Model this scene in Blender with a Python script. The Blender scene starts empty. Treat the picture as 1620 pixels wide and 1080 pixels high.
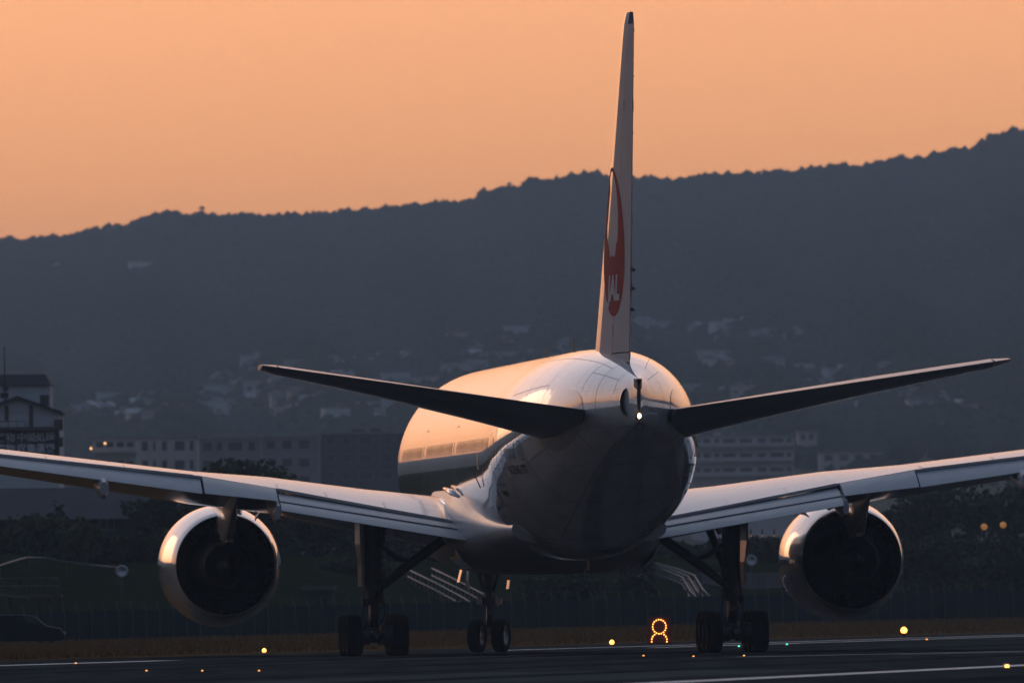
import bpy, bmesh, math, random
import numpy as np
from mathutils import Vector, Matrix

random.seed(7); RNG = np.random.default_rng(11)
scn = bpy.context.scene
COL = scn.collection
R = math.radians

# ------------------------------------------------------------------ camera
F_PX, YH, CAM_H, ROLL = 25742.0, 956.4, 1.5, R(0.55)      # focal length in px of the 1620 px wide photograph
cam = bpy.data.cameras.new('camera')
camo = bpy.data.objects.new('camera', cam); COL.objects.link(camo)
cam.sensor_width = 36.0; cam.lens = 36.0 * F_PX / 1620.0
cam.clip_start = 1.0; cam.clip_end = 60000.0
_off = YH - 540.0
_pitch = _off * math.cos(ROLL) / F_PX; _yaw = -_off * math.sin(ROLL) / F_PX
camo.matrix_world = (Matrix.Translation((0, 0, CAM_H)) @ Matrix.Rotation(_yaw, 4, 'Z') @
                     Matrix.Rotation(math.pi / 2 + _pitch, 4, 'X') @ Matrix.Rotation(-ROLL, 4, 'Z'))
cam.dof.use_dof = True; cam.dof.focus_distance = 480.0; cam.dof.aperture_fstop = 5.0
scn.camera = camo

# ------------------------------------------------------------------ sky, sun, exposure
SUN_AZ, SUN_EL = R(-20), R(-1.0)
world = bpy.data.worlds.new('World'); scn.world = world; world.use_nodes = True
wn, wl = world.node_tree.nodes, world.node_tree.links
bg = wn['Background']
sky = wn.new('ShaderNodeTexSky'); sky.sky_type = 'NISHITA'; sky.sun_disc = False
sky.sun_elevation = SUN_EL; sky.sun_rotation = SUN_AZ
sky.air_density = 1.0; sky.dust_density = 1.2; sky.ozone_density = 1.5
tint = wn.new('ShaderNodeMix'); tint.data_type = 'RGBA'; tint.blend_type = 'MULTIPLY'
tint.inputs['Factor'].default_value = 1.0
wl.new(sky.outputs[0], tint.inputs['A']); tint.inputs['B'].default_value = (1.0, 0.92, 1.3, 1)
wl.new(tint.outputs['Result'], bg.inputs[0]); bg.inputs[1].default_value = 0.05
# light scattered more than once near the horizon (the single-scattering sky leaves it out)
tc = wn.new('ShaderNodeTexCoord'); sep = wn.new('ShaderNodeSeparateXYZ'); wl.new(tc.outputs['Generated'], sep.inputs[0])
def wmath(op, a, b=None):
    n = wn.new('ShaderNodeMath'); n.operation = op
    for i, v in enumerate((a, b)):
        if v is None: continue
        if isinstance(v, (int, float)): n.inputs[i].default_value = v
        else: wl.new(v, n.inputs[i])
    return n.outputs[0]
_up = wmath('MAXIMUM', sep.outputs['Z'], 0.0)
_fall = wmath('EXPONENT', wmath('MULTIPLY', _up, -7.5))
_az = wmath('ADD', wmath('MULTIPLY', sep.outputs['X'], math.sin(SUN_AZ)), wmath('MULTIPLY', sep.outputs['Y'], math.cos(SUN_AZ)))
_azf = wmath('ADD', wmath('MULTIPLY', wmath('POWER', wmath('ADD', wmath('MULTIPLY', _az, 0.5), 0.5), 5.0), 0.97), 0.03)
_glow = wmath('MULTIPLY', _fall, _azf)
bg2 = wn.new('ShaderNodeBackground'); bg2.inputs[0].default_value = (1.0, 0.35, 0.035, 1)
wl.new(wmath('MULTIPLY', _glow, 0.585), bg2.inputs[1])
bg3 = wn.new('ShaderNodeBackground'); bg3.inputs[0].default_value = (0.40, 0.66, 1.0, 1); wl.new(wmath('ADD', wmath('MULTIPLY', _up, 0.035), 0.012), bg3.inputs[1])
# paler band above the orange, then the cool dome
_pale = wmath('MULTIPLY', wmath('MULTIPLY', wmath('EXPONENT', wmath('MULTIPLY', _up, -2.2)), wmath('SUBTRACT', 1.0, wmath('EXPONENT', wmath('MULTIPLY', _up, -5.0)))), _azf)
bg4 = wn.new('ShaderNodeBackground'); bg4.inputs[0].default_value = (0.86, 0.92, 1.0, 1); wl.new(wmath('MULTIPLY', _pale, 0.36), bg4.inputs[1])
adds0 = wn.new('ShaderNodeAddShader'); wl.new(bg.outputs[0], adds0.inputs[0]); wl.new(bg4.outputs[0], adds0.inputs[1])
adds = wn.new('ShaderNodeAddShader'); wl.new(adds0.outputs[0], adds.inputs[0]); wl.new(bg2.outputs[0], adds.inputs[1])
adds2 = wn.new('ShaderNodeAddShader'); wl.new(adds.outputs[0], adds2.inputs[0]); wl.new(bg3.outputs[0], adds2.inputs[1])
wl.new(adds2.outputs[0], wn['World Output'].inputs['Surface'])

sun = bpy.data.lights.new('afterglow_sun', 'SUN'); sun.energy = 0.015; sun.angle = R(12); sun.color = (1.0, 0.6, 0.34)
suno = bpy.data.objects.new('afterglow_sun', sun); COL.objects.link(suno)
_sd = Vector((math.sin(SUN_AZ) * math.cos(R(5)), math.cos(SUN_AZ) * math.cos(R(5)), math.sin(R(5))))
suno.rotation_euler = _sd.to_track_quat('Z', 'Y').to_euler(); suno.location = (-60, 300, 60)

scn.view_settings.view_transform = 'Standard'; scn.view_settings.look = 'None'
scn.view_settings.exposure = 2.0; scn.view_settings.gamma = 1.0
scn.view_settings.use_curve_mapping = False
scn.render.engine = 'CYCLES'
cy = scn.cycles
cy.use_denoising = True; cy.max_bounces = 6; cy.diffuse_bounces = 3; cy.glossy_bounces = 4
cy.volume_bounces = 0; cy.sample_clamp_indirect = 4.0; cy.caustics_reflective = False; cy.caustics_refractive = False

# ------------------------------------------------------------------ helpers
def P(u, v, d):
    """world point at forward distance d on the sight line of photograph pixel (u, v)"""
    du, dv = u - 810.0, v - YH
    cr, sr = math.cos(ROLL), math.sin(ROLL)
    a = du * cr - dv * sr; b = du * sr + dv * cr
    return Vector((a * d / F_PX, d, CAM_H - b * d / F_PX))

def tag(o, label, cat, group=None):
    o['label'] = label; o['category'] = cat
    if group: o['group'] = group
    return o

def struct(o): o['kind'] = 'structure'; return o

def empty(name, loc=(0, 0, 0), rz=0.0):
    o = bpy.data.objects.new(name, None); COL.objects.link(o)
    o.location = loc; o.rotation_euler = (0, 0, rz); o.empty_display_size = 0.5
    return o

def make(name, verts, faces, mat, parent=None, smooth=False, sharp=None):
    me = bpy.data.meshes.new(name)
    me.from_pydata([tuple(v) for v in verts], [], faces)
    bm = bmesh.new(); bm.from_mesh(me)
    bmesh.ops.recalc_face_normals(bm, faces=bm.faces)
    bm.to_mesh(me); bm.free()
    if smooth:
        me.polygons.foreach_set('use_smooth', [True] * len(me.polygons))
        if sharp: me.set_sharp_from_angle(angle=R(sharp))
    me.materials.append(mat)
    o = bpy.data.objects.new(name, me); COL.objects.link(o)
    if parent: o.parent = parent
    return o

def inst(o, parent=None, loc=None, rot=None, scale=None):
    c = o.copy(); COL.objects.link(c)
    if parent: c.parent = parent
    if loc is not None: c.location = loc
    if rot is not None: c.rotation_euler = rot
    if scale is not None: c.scale = scale
    return c

class MB:
    def __init__(s): s.v = []; s.f = []
    def add(s, v, f):
        n = len(s.v); s.v += [Vector(a) for a in v]; s.f += [[i + n for i in g] for g in f]; return s
    def box(s, c, size, rz=0.0, m=None):
        hx, hy, hz = size[0] / 2, size[1] / 2, size[2] / 2
        co = [(-hx, -hy, -hz), (hx, -hy, -hz), (hx, hy, -hz), (-hx, hy, -hz), (-hx, -hy, hz), (hx, -hy, hz), (hx, hy, hz), (-hx, hy, hz)]
        M = Matrix.Translation(c) @ Matrix.Rotation(rz, 4, 'Z')
        if m is not None: M = M @ m
        return s.add([M @ Vector(a) for a in co], [(0, 3, 2, 1), (4, 5, 6, 7), (0, 1, 5, 4), (1, 2, 6, 5), (2, 3, 7, 6), (3, 0, 4, 7)])
    def bar(s, a, b, w, t=None):
        """square bar from a to b"""
        a, b = Vector(a), Vector(b); t = t or w
        d = (b - a).normalized(); up = Vector((0, 0, 1)) if abs(d.z) < .95 else Vector((1, 0, 0))
        x = d.cross(up).normalized(); y = x.cross(d)
        v = []
        for p in (a, b): v += [p + x * w / 2 + y * t / 2, p - x * w / 2 + y * t / 2, p - x * w / 2 - y * t / 2, p + x * w / 2 - y * t / 2]
        return s.add(v, [(0, 1, 2, 3), (7, 6, 5, 4)] + [(i, 4 + i, 4 + (i + 1) % 4, (i + 1) % 4) for i in range(4)])
    def tube(s, pts, rad, n=12, cap=True):
        pts = [Vector(p) for p in pts]
        if isinstance(rad, (int, float)): rad = [rad] * len(pts)
        rings = []
        for i, p in enumerate(pts):
            d = (pts[min(i + 1, len(pts) - 1)] - pts[max(i - 1, 0)]).normalized()
            up = Vector((0, 0, 1)) if abs(d.z) < .9 else Vector((1, 0, 0))
            x = d.cross(up).normalized(); y = x.cross(d)
            rings.append([p + (x * math.cos(2 * math.pi * k / n) + y * math.sin(2 * math.pi * k / n)) * rad[i] for k in range(n)])
        return s.loft(rings, cap)
    def loft(s, rings, cap=True, closed=True):
        n = len(rings[0]); v = [p for r in rings for p in r]; f = []
        for i in range(len(rings) - 1):
            for k in range(n if closed else n - 1):
                k2 = (k + 1) % n
                f.append((i * n + k, i * n + k2, (i + 1) * n + k2, (i + 1) * n + k))
        if cap and closed:
            f.append(tuple(range(n))[::-1]); f.append(tuple(range((len(rings) - 1) * n, len(rings) * n)))
        return s.add(v, f)
    def lathe(s, prof, n=48, axis='Y', c=(0, 0, 0), cap=False):
        """prof: (position along the axis, radius)"""
        c = Vector(c); rings = []
        for a, r in prof:
            ring = []
            for k in range(n):
                t = 2 * math.pi * k / n
                if axis == 'Y': q = Vector((r * math.cos(t), a, r * math.sin(t)))
                elif axis == 'X': q = Vector((a, r * math.cos(t), r * math.sin(t)))
                else: q = Vector((r * math.cos(t), r * math.sin(t), a))
                ring.append(c + q)
            rings.append(ring)
        return s.loft(rings, cap)
    def build(s, name, mat, parent=None, smooth=False, sharp=None): return make(name, s.v, s.f, mat, parent, smooth, sharp)

def fast_mesh(name, V, Fc, mat, parent=None, smooth=False):
    """numpy triangles/quads -> mesh"""
    me = bpy.data.meshes.new(name); k = Fc.shape[1]
    me.vertices.add(len(V)); me.vertices.foreach_set('co', np.asarray(V, np.float32).ravel())
    me.loops.add(Fc.size); me.loops.foreach_set('vertex_index', Fc.astype(np.int32).ravel())
    me.polygons.add(len(Fc)); me.polygons.foreach_set('loop_start', np.arange(0, Fc.size, k, dtype=np.int32))
    if smooth: me.polygons.foreach_set('use_smooth', np.ones(len(Fc), bool))
    me.update(calc_edges=True); me.materials.append(mat)
    o = bpy.data.objects.new(name, me); COL.objects.link(o)
    if parent: o.parent = parent
    return o

def text_mesh(body, size, align='CENTER', shear=0.0, bold=0.0):
    c = bpy.data.curves.new('txt', 'FONT'); c.body = body; c.size = size; c.align_x = align; c.shear = shear; c.offset = bold
    c.resolution_u = 3
    o = bpy.data.objects.new('txt', c); COL.objects.link(o)
    dg = bpy.context.evaluated_depsgraph_get(); dg.update()
    me = bpy.data.meshes.new_from_object(o.evaluated_get(dg))
    V = [v.co.copy() for v in me.vertices]; Fc = [tuple(p.vertices) for p in me.polygons]
    bpy.data.objects.remove(o); bpy.data.curves.remove(c); bpy.data.meshes.remove(me)
    return V, Fc

# ------------------------------------------------------------------ materials
def mat(name, col, rough=0.6, metal=0.0, spec=0.5, coat=0.0, coat_rough=0.04, var=0.12, vscale=2.0, bump=0.0, bscale=20.0, emit=None, estr=0.0, coord='Object', stretch=None, col2=None):
    m = bpy.data.materials.new(name); m.use_nodes = True
    n, l = m.node_tree.nodes, m.node_tree.links
    b = n['Principled BSDF']
    b.inputs['Roughness'].default_value = rough; b.inputs['Metallic'].default_value = metal
    b.inputs['Specular IOR Level'].default_value = spec
    b.inputs['Coat Weight'].default_value = coat; b.inputs['Coat Roughness'].default_value = coat_rough
    c = (*col, 1.0)
    if emit:
        b.inputs['Base Color'].default_value = c
        b.inputs['Emission Color'].default_value = (*emit, 1); b.inputs['Emission Strength'].default_value = estr
        return m
    t = n.new('ShaderNodeTexCoord'); src = t.outputs[coord]
    if stretch:
        mp = n.new('ShaderNodeMapping'); mp.inputs['Scale'].default_value = stretch[:3]
        if len(stretch) > 3: mp.inputs['Rotation'].default_value = (0, 0, stretch[3])
        l.new(src, mp.inputs['Vector']); src = mp.outputs[0]
    no = n.new('ShaderNodeTexNoise'); no.inputs['Scale'].default_value = vscale; no.inputs['Detail'].default_value = 5.0
    l.new(src, no.inputs['Vector'])
    rp = n.new('ShaderNodeValToRGB'); rp.color_ramp.elements[0].position = 0.3; rp.color_ramp.elements[1].position = 0.7
    ca = tuple(x * (1 - var) for x in col); cb = tuple(min(1, x * (1 + var)) for x in col)
    if col2: ca, cb = col, col2
    rp.color_ramp.elements[0].color = (*ca, 1); rp.color_ramp.elements[1].color = (*cb, 1)
    l.new(no.outputs['Fac'], rp.inputs['Fac']); l.new(rp.outputs['Color'], b.inputs['Base Color'])
    if bump:
        nb = n.new('ShaderNodeTexNoise'); nb.inputs['Scale'].default_value = bscale; nb.inputs['Detail'].default_value = 3.0
        l.new(src, nb.inputs['Vector'])
        bp = n.new('ShaderNodeBump'); bp.inputs['Strength'].default_value = 1.0; bp.inputs['Distance'].default_value = bump
        l.new(nb.outputs['Fac'], bp.inputs['Height']); l.new(bp.outputs['Normal'], b.inputs['Normal'])
    return m

def seams(m, axis, spacing, offset, width, dark):
    """thin dark joint lines across a painted skin at regular stations"""
    n, l = m.node_tree.nodes, m.node_tree.links
    b = n['Principled BSDF']; old = b.inputs['Base Color'].links[0].from_socket
    t = n.new('ShaderNodeTexCoord'); sx = n.new('ShaderNodeSeparateXYZ'); l.new(t.outputs['Object'], sx.inputs[0])
    def mm(op, a, bb=None):
        q = n.new('ShaderNodeMath'); q.operation = op
        for i, v in enumerate((a, bb)):
            if v is None: continue
            if isinstance(v, (int, float)): q.inputs[i].default_value = v
            else: l.new(v, q.inputs[i])
        return q.outputs[0]
    fr = mm('FRACT', mm('DIVIDE', mm('ADD', sx.outputs[axis], 1000 + offset), spacing))
    fac = mm('LESS_THAN', fr, width / spacing)
    mx = n.new('ShaderNodeMix'); mx.data_type = 'RGBA'
    l.new(fac, mx.inputs['Factor']); l.new(old, mx.inputs['A']); mx.inputs['B'].default_value = (*dark, 1)
    l.new(mx.outputs['Result'], b.inputs['Base Color'])

M = {}
M['white'] = mat('white_paint', (0.72, 0.72, 0.72), 0.10, coat=1.0, coat_rough=0.015, var=0.05, vscale=.5, bump=0.0010, bscale=0.9, stretch=(1, .6, 1))
seams(M['white'], 'Y', 1.4, 0.3, 0.016, (0.42, 0.42, 0.43)); seams(M['white'], 'Y', 5.6, 0.8, 0.035, (0.16, 0.16, 0.17))
def skin_wear(m):
    """slight waviness between frames, streaks of grime and uneven gloss on a painted skin"""
    n, l = m.node_tree.nodes, m.node_tree.links; b = n['Principled BSDF']
    t = n.new('ShaderNodeTexCoord')
    mp = n.new('ShaderNodeMapping'); mp.inputs['Scale'].default_value = (1.5, .22, 1.5); l.new(t.outputs['Object'], mp.inputs['Vector'])
    no = n.new('ShaderNodeTexNoise'); no.inputs['Scale'].default_value = 1.6; no.inputs['Detail'].default_value = 7; l.new(mp.outputs[0], no.inputs['Vector'])
    rp = n.new('ShaderNodeValToRGB'); rp.color_ramp.elements[0].position = .42; rp.color_ramp.elements[1].position = .72
    rp.color_ramp.elements[0].color = (1, 1, 1, 1); rp.color_ramp.elements[1].color = (.84, .83, .82, 1); l.new(no.outputs['Fac'], rp.inputs['Fac'])
    old = b.inputs['Base Color'].links[0].from_socket
    mx = n.new('ShaderNodeMix'); mx.data_type = 'RGBA'; mx.blend_type = 'MULTIPLY'; mx.inputs['Factor'].default_value = 1
    l.new(old, mx.inputs['A']); l.new(rp.outputs['Color'], mx.inputs['B']); l.new(mx.outputs['Result'], b.inputs['Base Color'])
    rr = n.new('ShaderNodeMapRange'); rr.inputs['From Min'].default_value = .35; rr.inputs['From Max'].default_value = .75; rr.inputs['To Min'].default_value = .012; rr.inputs['To Max'].default_value = .10
    l.new(no.outputs['Fac'], rr.inputs['Value']); l.new(rr.outputs['Result'], b.inputs['Coat Roughness'])
    wv_ = n.new('ShaderNodeTexWave'); wv_.bands_direction = 'Y'; wv_.wave_profile = 'SIN'; wv_.inputs['Scale'].default_value = .52; wv_.inputs['Distortion'].default_value = .5; wv_.inputs['Detail Scale'].default_value = .5
    l.new(t.outputs['Object'], wv_.inputs['Vector'])
    bp = n.new('ShaderNodeBump'); bp.inputs['Distance'].default_value = .0007; bp.inputs['Strength'].default_value = 1
    l.new(wv_.outputs['Fac'], bp.inputs['Height'])
    ob = b.inputs['Normal'].links[0].from_socket if b.inputs['Normal'].links else None
    if ob: l.new(ob, bp.inputs['Normal'])
    l.new(bp.outputs['Normal'], b.inputs['Normal']); l.new(bp.outputs['Normal'], b.inputs['Coat Normal'])
seams(M['white'], 'Z', 1.05, .37, .012, (0.45, 0.45, 0.46)); skin_wear(M['white'])
M['fin'] = mat('shaded_fin_paint', (0.31, 0.35, 0.40), 0.55, spec=.08, var=0.05, vscale=.6)  # white fin paint darkened and cooled, its shade put into the colour
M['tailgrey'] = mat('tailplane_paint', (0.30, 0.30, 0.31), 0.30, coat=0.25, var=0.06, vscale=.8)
M['wing'] = mat('wing_paint', (0.50, 0.50, 0.51), 0.20, coat=0.4, coat_rough=0.06, var=0.12, vscale=.7, bump=0.001, bscale=1.5)
M['flap'] = mat('flap_paint', (0.42, 0.43, 0.45), 0.34, var=0.10, vscale=1.2)
M['nacelle'] = mat('nacelle_paint', (0.50, 0.50, 0.51), 0.12, coat=1.0, coat_rough=0.02, var=0.05, vscale=.8)
M['metal'] = mat('bare_metal', (0.42, 0.40, 0.38), 0.22, metal=1.0, var=0.12, vscale=2)
M['plate'] = mat('worn_metal_plate', (0.17, 0.165, 0.165), 0.14, metal=0.85, var=0.15, vscale=1.2)
M['hot'] = mat('hot_section_metal', (0.035, 0.030, 0.027), 0.55, metal=0.6, var=0.3, vscale=3)
M['duct'] = mat('duct_liner', (0.010, 0.010, 0.011), 0.8, spec=.1, var=0.2)
M['black'] = mat('black_opening', (0.008, 0.008, 0.008), 0.8, var=0.1)
M['gear'] = mat('gear_paint', (0.05, 0.05, 0.052), 0.5, var=0.25, vscale=5)
M['chrome'] = mat('chrome_piston', (0.25, 0.25, 0.25), 0.35, metal=.8, var=0.05)
M['tyre'] = mat('tyre_rubber', (0.012, 0.0115, 0.0115), 0.8, spec=.1, var=0.25, vscale=6, bump=.004, bscale=30)
M['rim'] = mat('wheel_rim', (0.35, 0.35, 0.36), 0.35, metal=.6, var=0.15)
M['red'] = mat('logo_red', (0.24, 0.003, 0.022), 0.6, spec=.03, var=0.06)
M['letter_white'] = mat('letter_white', (0.42, 0.44, 0.48), 0.6, spec=.03, var=0.04)
M['letter_dark'] = mat('letter_dark', (0.035, 0.04, 0.05), 0.35, var=0.1)
M['decal_blue'] = mat('decal_blue', (0.05, 0.09, 0.16), 0.3, var=0.1)
M['decal_green'] = mat('decal_green', (0.02, 0.12, 0.04), 0.3, var=0.1)
M['glass'] = mat('cabin_glass', (0.10, 0.075, 0.06), 0.22, spec=.45, var=0.05)
M['strobe'] = mat('tail_light', (1, .9, .7), emit=(1, .60, .24), estr=1.6)

# ------------------------------------------------------------------ setting: ground, runway, hills
RW_DIR = R(7.7)
RW = Vector((math.sin(RW_DIR), math.cos(RW_DIR), 0)); RN = Vector((math.cos(RW_DIR), -math.sin(RW_DIR), 0))   # along, to the right
RW0 = Vector((-13.9, 440.0, 0))
def rw(a, b, z=0.0):
    """runway coordinates: a along, b to the right of the left edge line"""
    p = RW0 + RW * a + RN * b; return (p.x, p.y, z)
def strip(name, a0, a1, b0, b1, z, m, parent=None, na=1):
    V = []; Fc = []
    for i in range(na + 1):
        a = a0 + (a1 - a0) * i / na; V += [rw(a, b0, z), rw(a, b1, z)]
    for i in range(na): Fc.append((2 * i, 2 * i + 1, 2 * i + 3, 2 * i + 2))
    return make(name, V, Fc, m, parent)

M['ground'] = mat('airfield_soil', (0.045, 0.036, 0.022), 0.95, spec=0, var=0.35, vscale=.15, col2=(0.06, 0.045, 0.025))
M['asphalt'] = mat('asphalt', (0.045, 0.042, 0.039), 0.85, spec=0, vscale=1.0, stretch=(.9, .035, 1, RW_DIR), bump=.006, bscale=6, col2=(0.078, 0.073, 0.069))
M['line'] = mat('runway_paint', (0.55, 0.54, 0.52), 0.5, spec=.5, vscale=1.2, stretch=(2, .3, 1, RW_DIR), col2=(0.75, .74, .72))
S = 14000
ground = struct(make('ground', [(-S, -S, -0.012), (S, -S, -0.012), (S, S, -0.012), (-S, S, -0.012)], [(0, 1, 2, 3)], M['ground']))
runway = struct(strip('runway', -620, 2600, -6.0, 66.0, -0.004, M['asphalt'], na=8))
def paint(a0, a1, b0, b1): struct(strip('line_and_glare', a0, a1, b0, b1, 0.0, M['line'], na=4))
paint(-300, 30, -0.45, 0.45); paint(100, 900, -0.3, 0.3); paint(118, 900, 2.6, 3.2)
paint(-330, 700, 33.6, 34.5)
def glare_line(p0, p1, w):
    p0, p1 = Vector(p0), Vector(p1); d = (p1 - p0).normalized(); n = Vector((d.y, -d.x, 0)) * w / 2
    struct(make('line_and_glare', [p0 - n, p0 + n, p1 + n, p1 - n], [(0, 1, 2, 3)], M['line']))
glare_line((6.2, 452, 0.0), (26.0, 515, 0.0), .55); glare_line((11.0, 461, 0.0), (30.0, 512, 0.0), .35)  # grazing glare streaks on the tarmac, laid as strips of white paint

M['rubber'] = mat('rubber_film', (0.030, 0.029, 0.029), 0.85, spec=0, vscale=.6, stretch=(1.5, .05, 1, RW_DIR), col2=(0.05, 0.048, 0.047))
M['patch'] = mat('asphalt_patch', (0.085, 0.08, 0.075), 0.85, spec=0, vscale=.8, stretch=(1, .1, 1, RW_DIR), col2=(0.12, 0.113, 0.107))
for a0, a1, b0, b1 in ((-60, 180, 5.0, 6.6), (-90, 120, 9.2, 10.4), (-40, 260, 14.5, 16.4), (-120, 60, 20.0, 21.2), (-150, 90, 26.0, 27.5), (-200, 40, 39.0, 41.0)): struct(strip('rubber_mark', a0, a1, b0, b1, -.002, M['rubber'], na=3))
for a0, a1, b0, b1 in ((-150, -96, 8.0, 17.0), (-120, -70, 23.0, 31.5), (20, 70, 7.0, 12.0), (-190, -160, 36.0, 45.0)): struct(strip('asphalt_patch', a0, a1, b0, b1, -.003, M['patch'], na=2))
# skyline of the photograph (pixel u, v) and the hills to either side of it, in degrees
SKYLINE = [(0,385),(67,381),(100,377),(127,374),(140,369),(160,366),(193,362),(213,354),(233,347),(253,341),(277,341),(290,344),(313,344),(340,345),(380,345),(420,345),(467,345),(490,342),(537,341),(560,338),(600,333),(640,329),(700,326),(740,321),(780,307),(806,298),(830,300),(850,289),(880,285),(910,279),(940,279),(965,281),(1000,283),(1050,287),(1080,288),(1130,280),(1197,280),(1227,276),(1250,277),(1287,272),(1330,267),(1363,267),(1397,260),(1447,253),(1487,246),(1513,242),(1540,237),(1553,231),(1570,222),(1603,212),(1620,216)]
_az = []; _el = []
for u, v in SKYLINE:
    p = P(u, v, 1000.0); _az.append(math.degrees(math.atan2(p.x, p.y))); _el.append(math.degrees(math.atan2(p.z - CAM_H, 1000.0)))
_az = [-180, -120, -80, -55, -42, -30, -22, -16, -12, -9, -6, -3.5, -2.4] + _az + [2.6, 4, 8, 15, 25, 40, 60, 90, 130, 180]
_el = [0.75, 0.9, 1.2, 1.5, 1.6, 1.6, 1.4, 1.15, 1.0, 0.92, 0.78, 0.95, 1.18] + _el + [1.90, 1.98, 1.9, 1.5, 1.6, 1.3, 0.9, 0.8, 0.9, 0.75]
_az, _el = np.array(_az), np.array(_el)
RIDGE = 7000.0
_ph = RNG.uniform(0, 6.28, 12)
def ridge_el(az):
    e = np.interp(az, _az, _el)
    out = np.clip((np.abs(az) - 1.9) / 1.5, 0, 1)
    w = sum(np.sin(np.radians(az) * k * 7.3 + _ph[k]) / k for k in range(1, 12))
    return e + out * w * 0.06 * np.minimum(1, e)
def hill_z(az, r):
    zr = np.tan(np.radians(ridge_el(az))) * RIDGE
    t = np.clip((r - 2600.0) / (RIDGE - 2600.0), 0, 1)
    f = 0.10 * np.clip(t / .12, 0, 1) * (1 - t) + t ** 1.45      # a foot, then steepening
    gul = np.sin(az * 9.0 + r / 420.0) * np.sin(az * 3.1 - r / 700.0 + 1.0) * 7.0 * t * (1 - t) * 4
    z = zr * np.minimum(f, 1) + gul
    back = np.clip((r - RIDGE) / 3000.0, 0, 1)
    return np.where(r > RIDGE, zr * (1 - 0.8 * back), z) - 1.5 * (1 - np.clip(t * 12, 0, 1))
azs = np.concatenate([np.arange(-180, -30, 1.2), np.arange(-30, -3.2, .15), np.arange(-3.2, 3.2, .03), np.arange(3.2, 12, .3), np.arange(12, 180.01, 1.2)])
rs = np.concatenate([np.linspace(2600, 6800, 56), np.linspace(6850, 7100, 8), np.linspace(7300, 10000, 8)])
A, RR = np.meshgrid(azs, rs, indexing='ij')
Z = hill_z(A, RR)
V = np.stack([np.sin(np.radians(A)) * RR, np.cos(np.radians(A)) * RR, Z], -1).reshape(-1, 3)
na, nr = len(azs), len(rs)
I = (np.arange(na - 1)[:, None] * nr + np.arange(nr - 1)[None, :]).ravel()
Fq = np.stack([I, I + 1, I + nr + 1, I + nr], -1)[:, ::-1]
M['hill'] = mat('wooded_hill', (0.020, 0.030, 0.014), 0.95, spec=.1, vscale=.02, coord='Object', col2=(0.045, 0.05, 0.025))
struct(fast_mesh('hills', V, Fq, M['hill'], smooth=True))
# a farther wooded rise that just shows over the ridge
fa = np.arange(-2.6, -0.2, .02); vv = np.interp(fa, [math.degrees(math.atan2(P(u, 0, 1000).x, 1000)) for u in (-400, 250, 310, 330, 367, 427, 457, 480, 700)], [440, 380, 350, 343, 337, 337, 341, 350, 400])
Vf = []; Ff = []
for i, a in enumerate(fa):
    for r, k in ((8200, .80), (9300, 1.0), (10200, .9)):
        zz = (YH - vv[i]) / F_PX * 9300 * k - 8.0 + 18 * .3
        Vf.append((math.sin(R(a)) * r, math.cos(R(a)) * r, zz))
for i in range(len(fa) - 1):
    for j in range(2): Ff.append((3 * i + j, 3 * i + j + 1, 3 * i + j + 4, 3 * i + j + 3))
struct(make('far_hill', Vf, Ff, M['hill'], smooth=True))

# the wood on the hills: crowns with their own volume, one mass far off
def ico():
    bm = bmesh.new(); bmesh.ops.create_icosphere(bm, subdivisions=1, radius=1.0)
    v = np.array([x.co[:] for x in bm.verts]); f = np.array([[q.index for q in x.verts] for x in bm.faces]); bm.free(); return v, f
IV, IF = ico()
def blobs(C, S3, jitter=.22):
    n = len(C); V = IV[None] * (1 + RNG.uniform(-jitter, jitter, (n, len(IV), 1)))
    a = RNG.uniform(0, 6.28, n); ca, sa = np.cos(a)[:, None], np.sin(a)[:, None]
    V = np.stack([V[..., 0] * ca - V[..., 1] * sa, V[..., 0] * sa + V[..., 1] * ca, V[..., 2]], -1)
    V = V * S3[:, None, :] + C[:, None, :]
    return V.reshape(-1, 3), (IF[None] + (np.arange(n) * len(IV))[:, None, None]).reshape(-1, 3)
M['wood'] = mat('wood_foliage', (0.030, 0.036, 0.018), 0.9, spec=0, vscale=.012, coord='Object', col2=(0.055, 0.058, 0.030))
n = 62000
ta = RNG.uniform(-2.7, 2.7, n); tr = 3000 + (RIDGE - 3000) * np.sqrt(RNG.uniform(0, 1, n))
rad = RNG.uniform(1.5, 3.4, n)
C1 = np.stack([np.sin(np.radians(ta)) * tr, np.cos(np.radians(ta)) * tr, hill_z(ta, tr) + rad * .35], -1)
S1 = np.stack([rad, rad, rad * RNG.uniform(.8, 1.25, n)], -1)
# ridge trees: each crown a cluster of small clumps
Cs, Ss = [], []
_tall = np.convolve(RNG.normal(0, 1, 460), np.ones(9) / 3.0, 'same')
for a in np.arange(-2.7, 2.7, .009):
    grow = float(np.clip(_tall[int((a + 2.7) / .013) % 460] * .35 + .75, .15, 1.3)); a += RNG.uniform(-.006, .006); r0 = RIDGE + RNG.uniform(-40, 25); h = RNG.uniform(0.2, 2.2) + (RNG.uniform(1.0, 4) if RNG.uniform() < .2 else 0); w = RNG.uniform(.8, 2.6) * (.6 + .4 * grow); h *= grow
    z0 = float(hill_z(np.array(a), np.array(r0)))
    k = int(RNG.integers(8, 14) + 3 * h)
    for _ in range(k):
        th, q = RNG.uniform(0, 6.28), math.sqrt(RNG.uniform(0, 1)) * w
        zz = z0 + RNG.uniform(-.5, 1) * (h + .4) * (1 - .5 * (q / w) ** 2)
        Cs.append((math.sin(R(a)) * r0 + q * math.cos(th), math.cos(R(a)) * r0 + q * math.sin(th), zz)); s_ = RNG.uniform(.35, .85) + .12 * h; Ss.append((s_ * 1.25, s_, s_ * RNG.uniform(.55, .85)))
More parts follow.
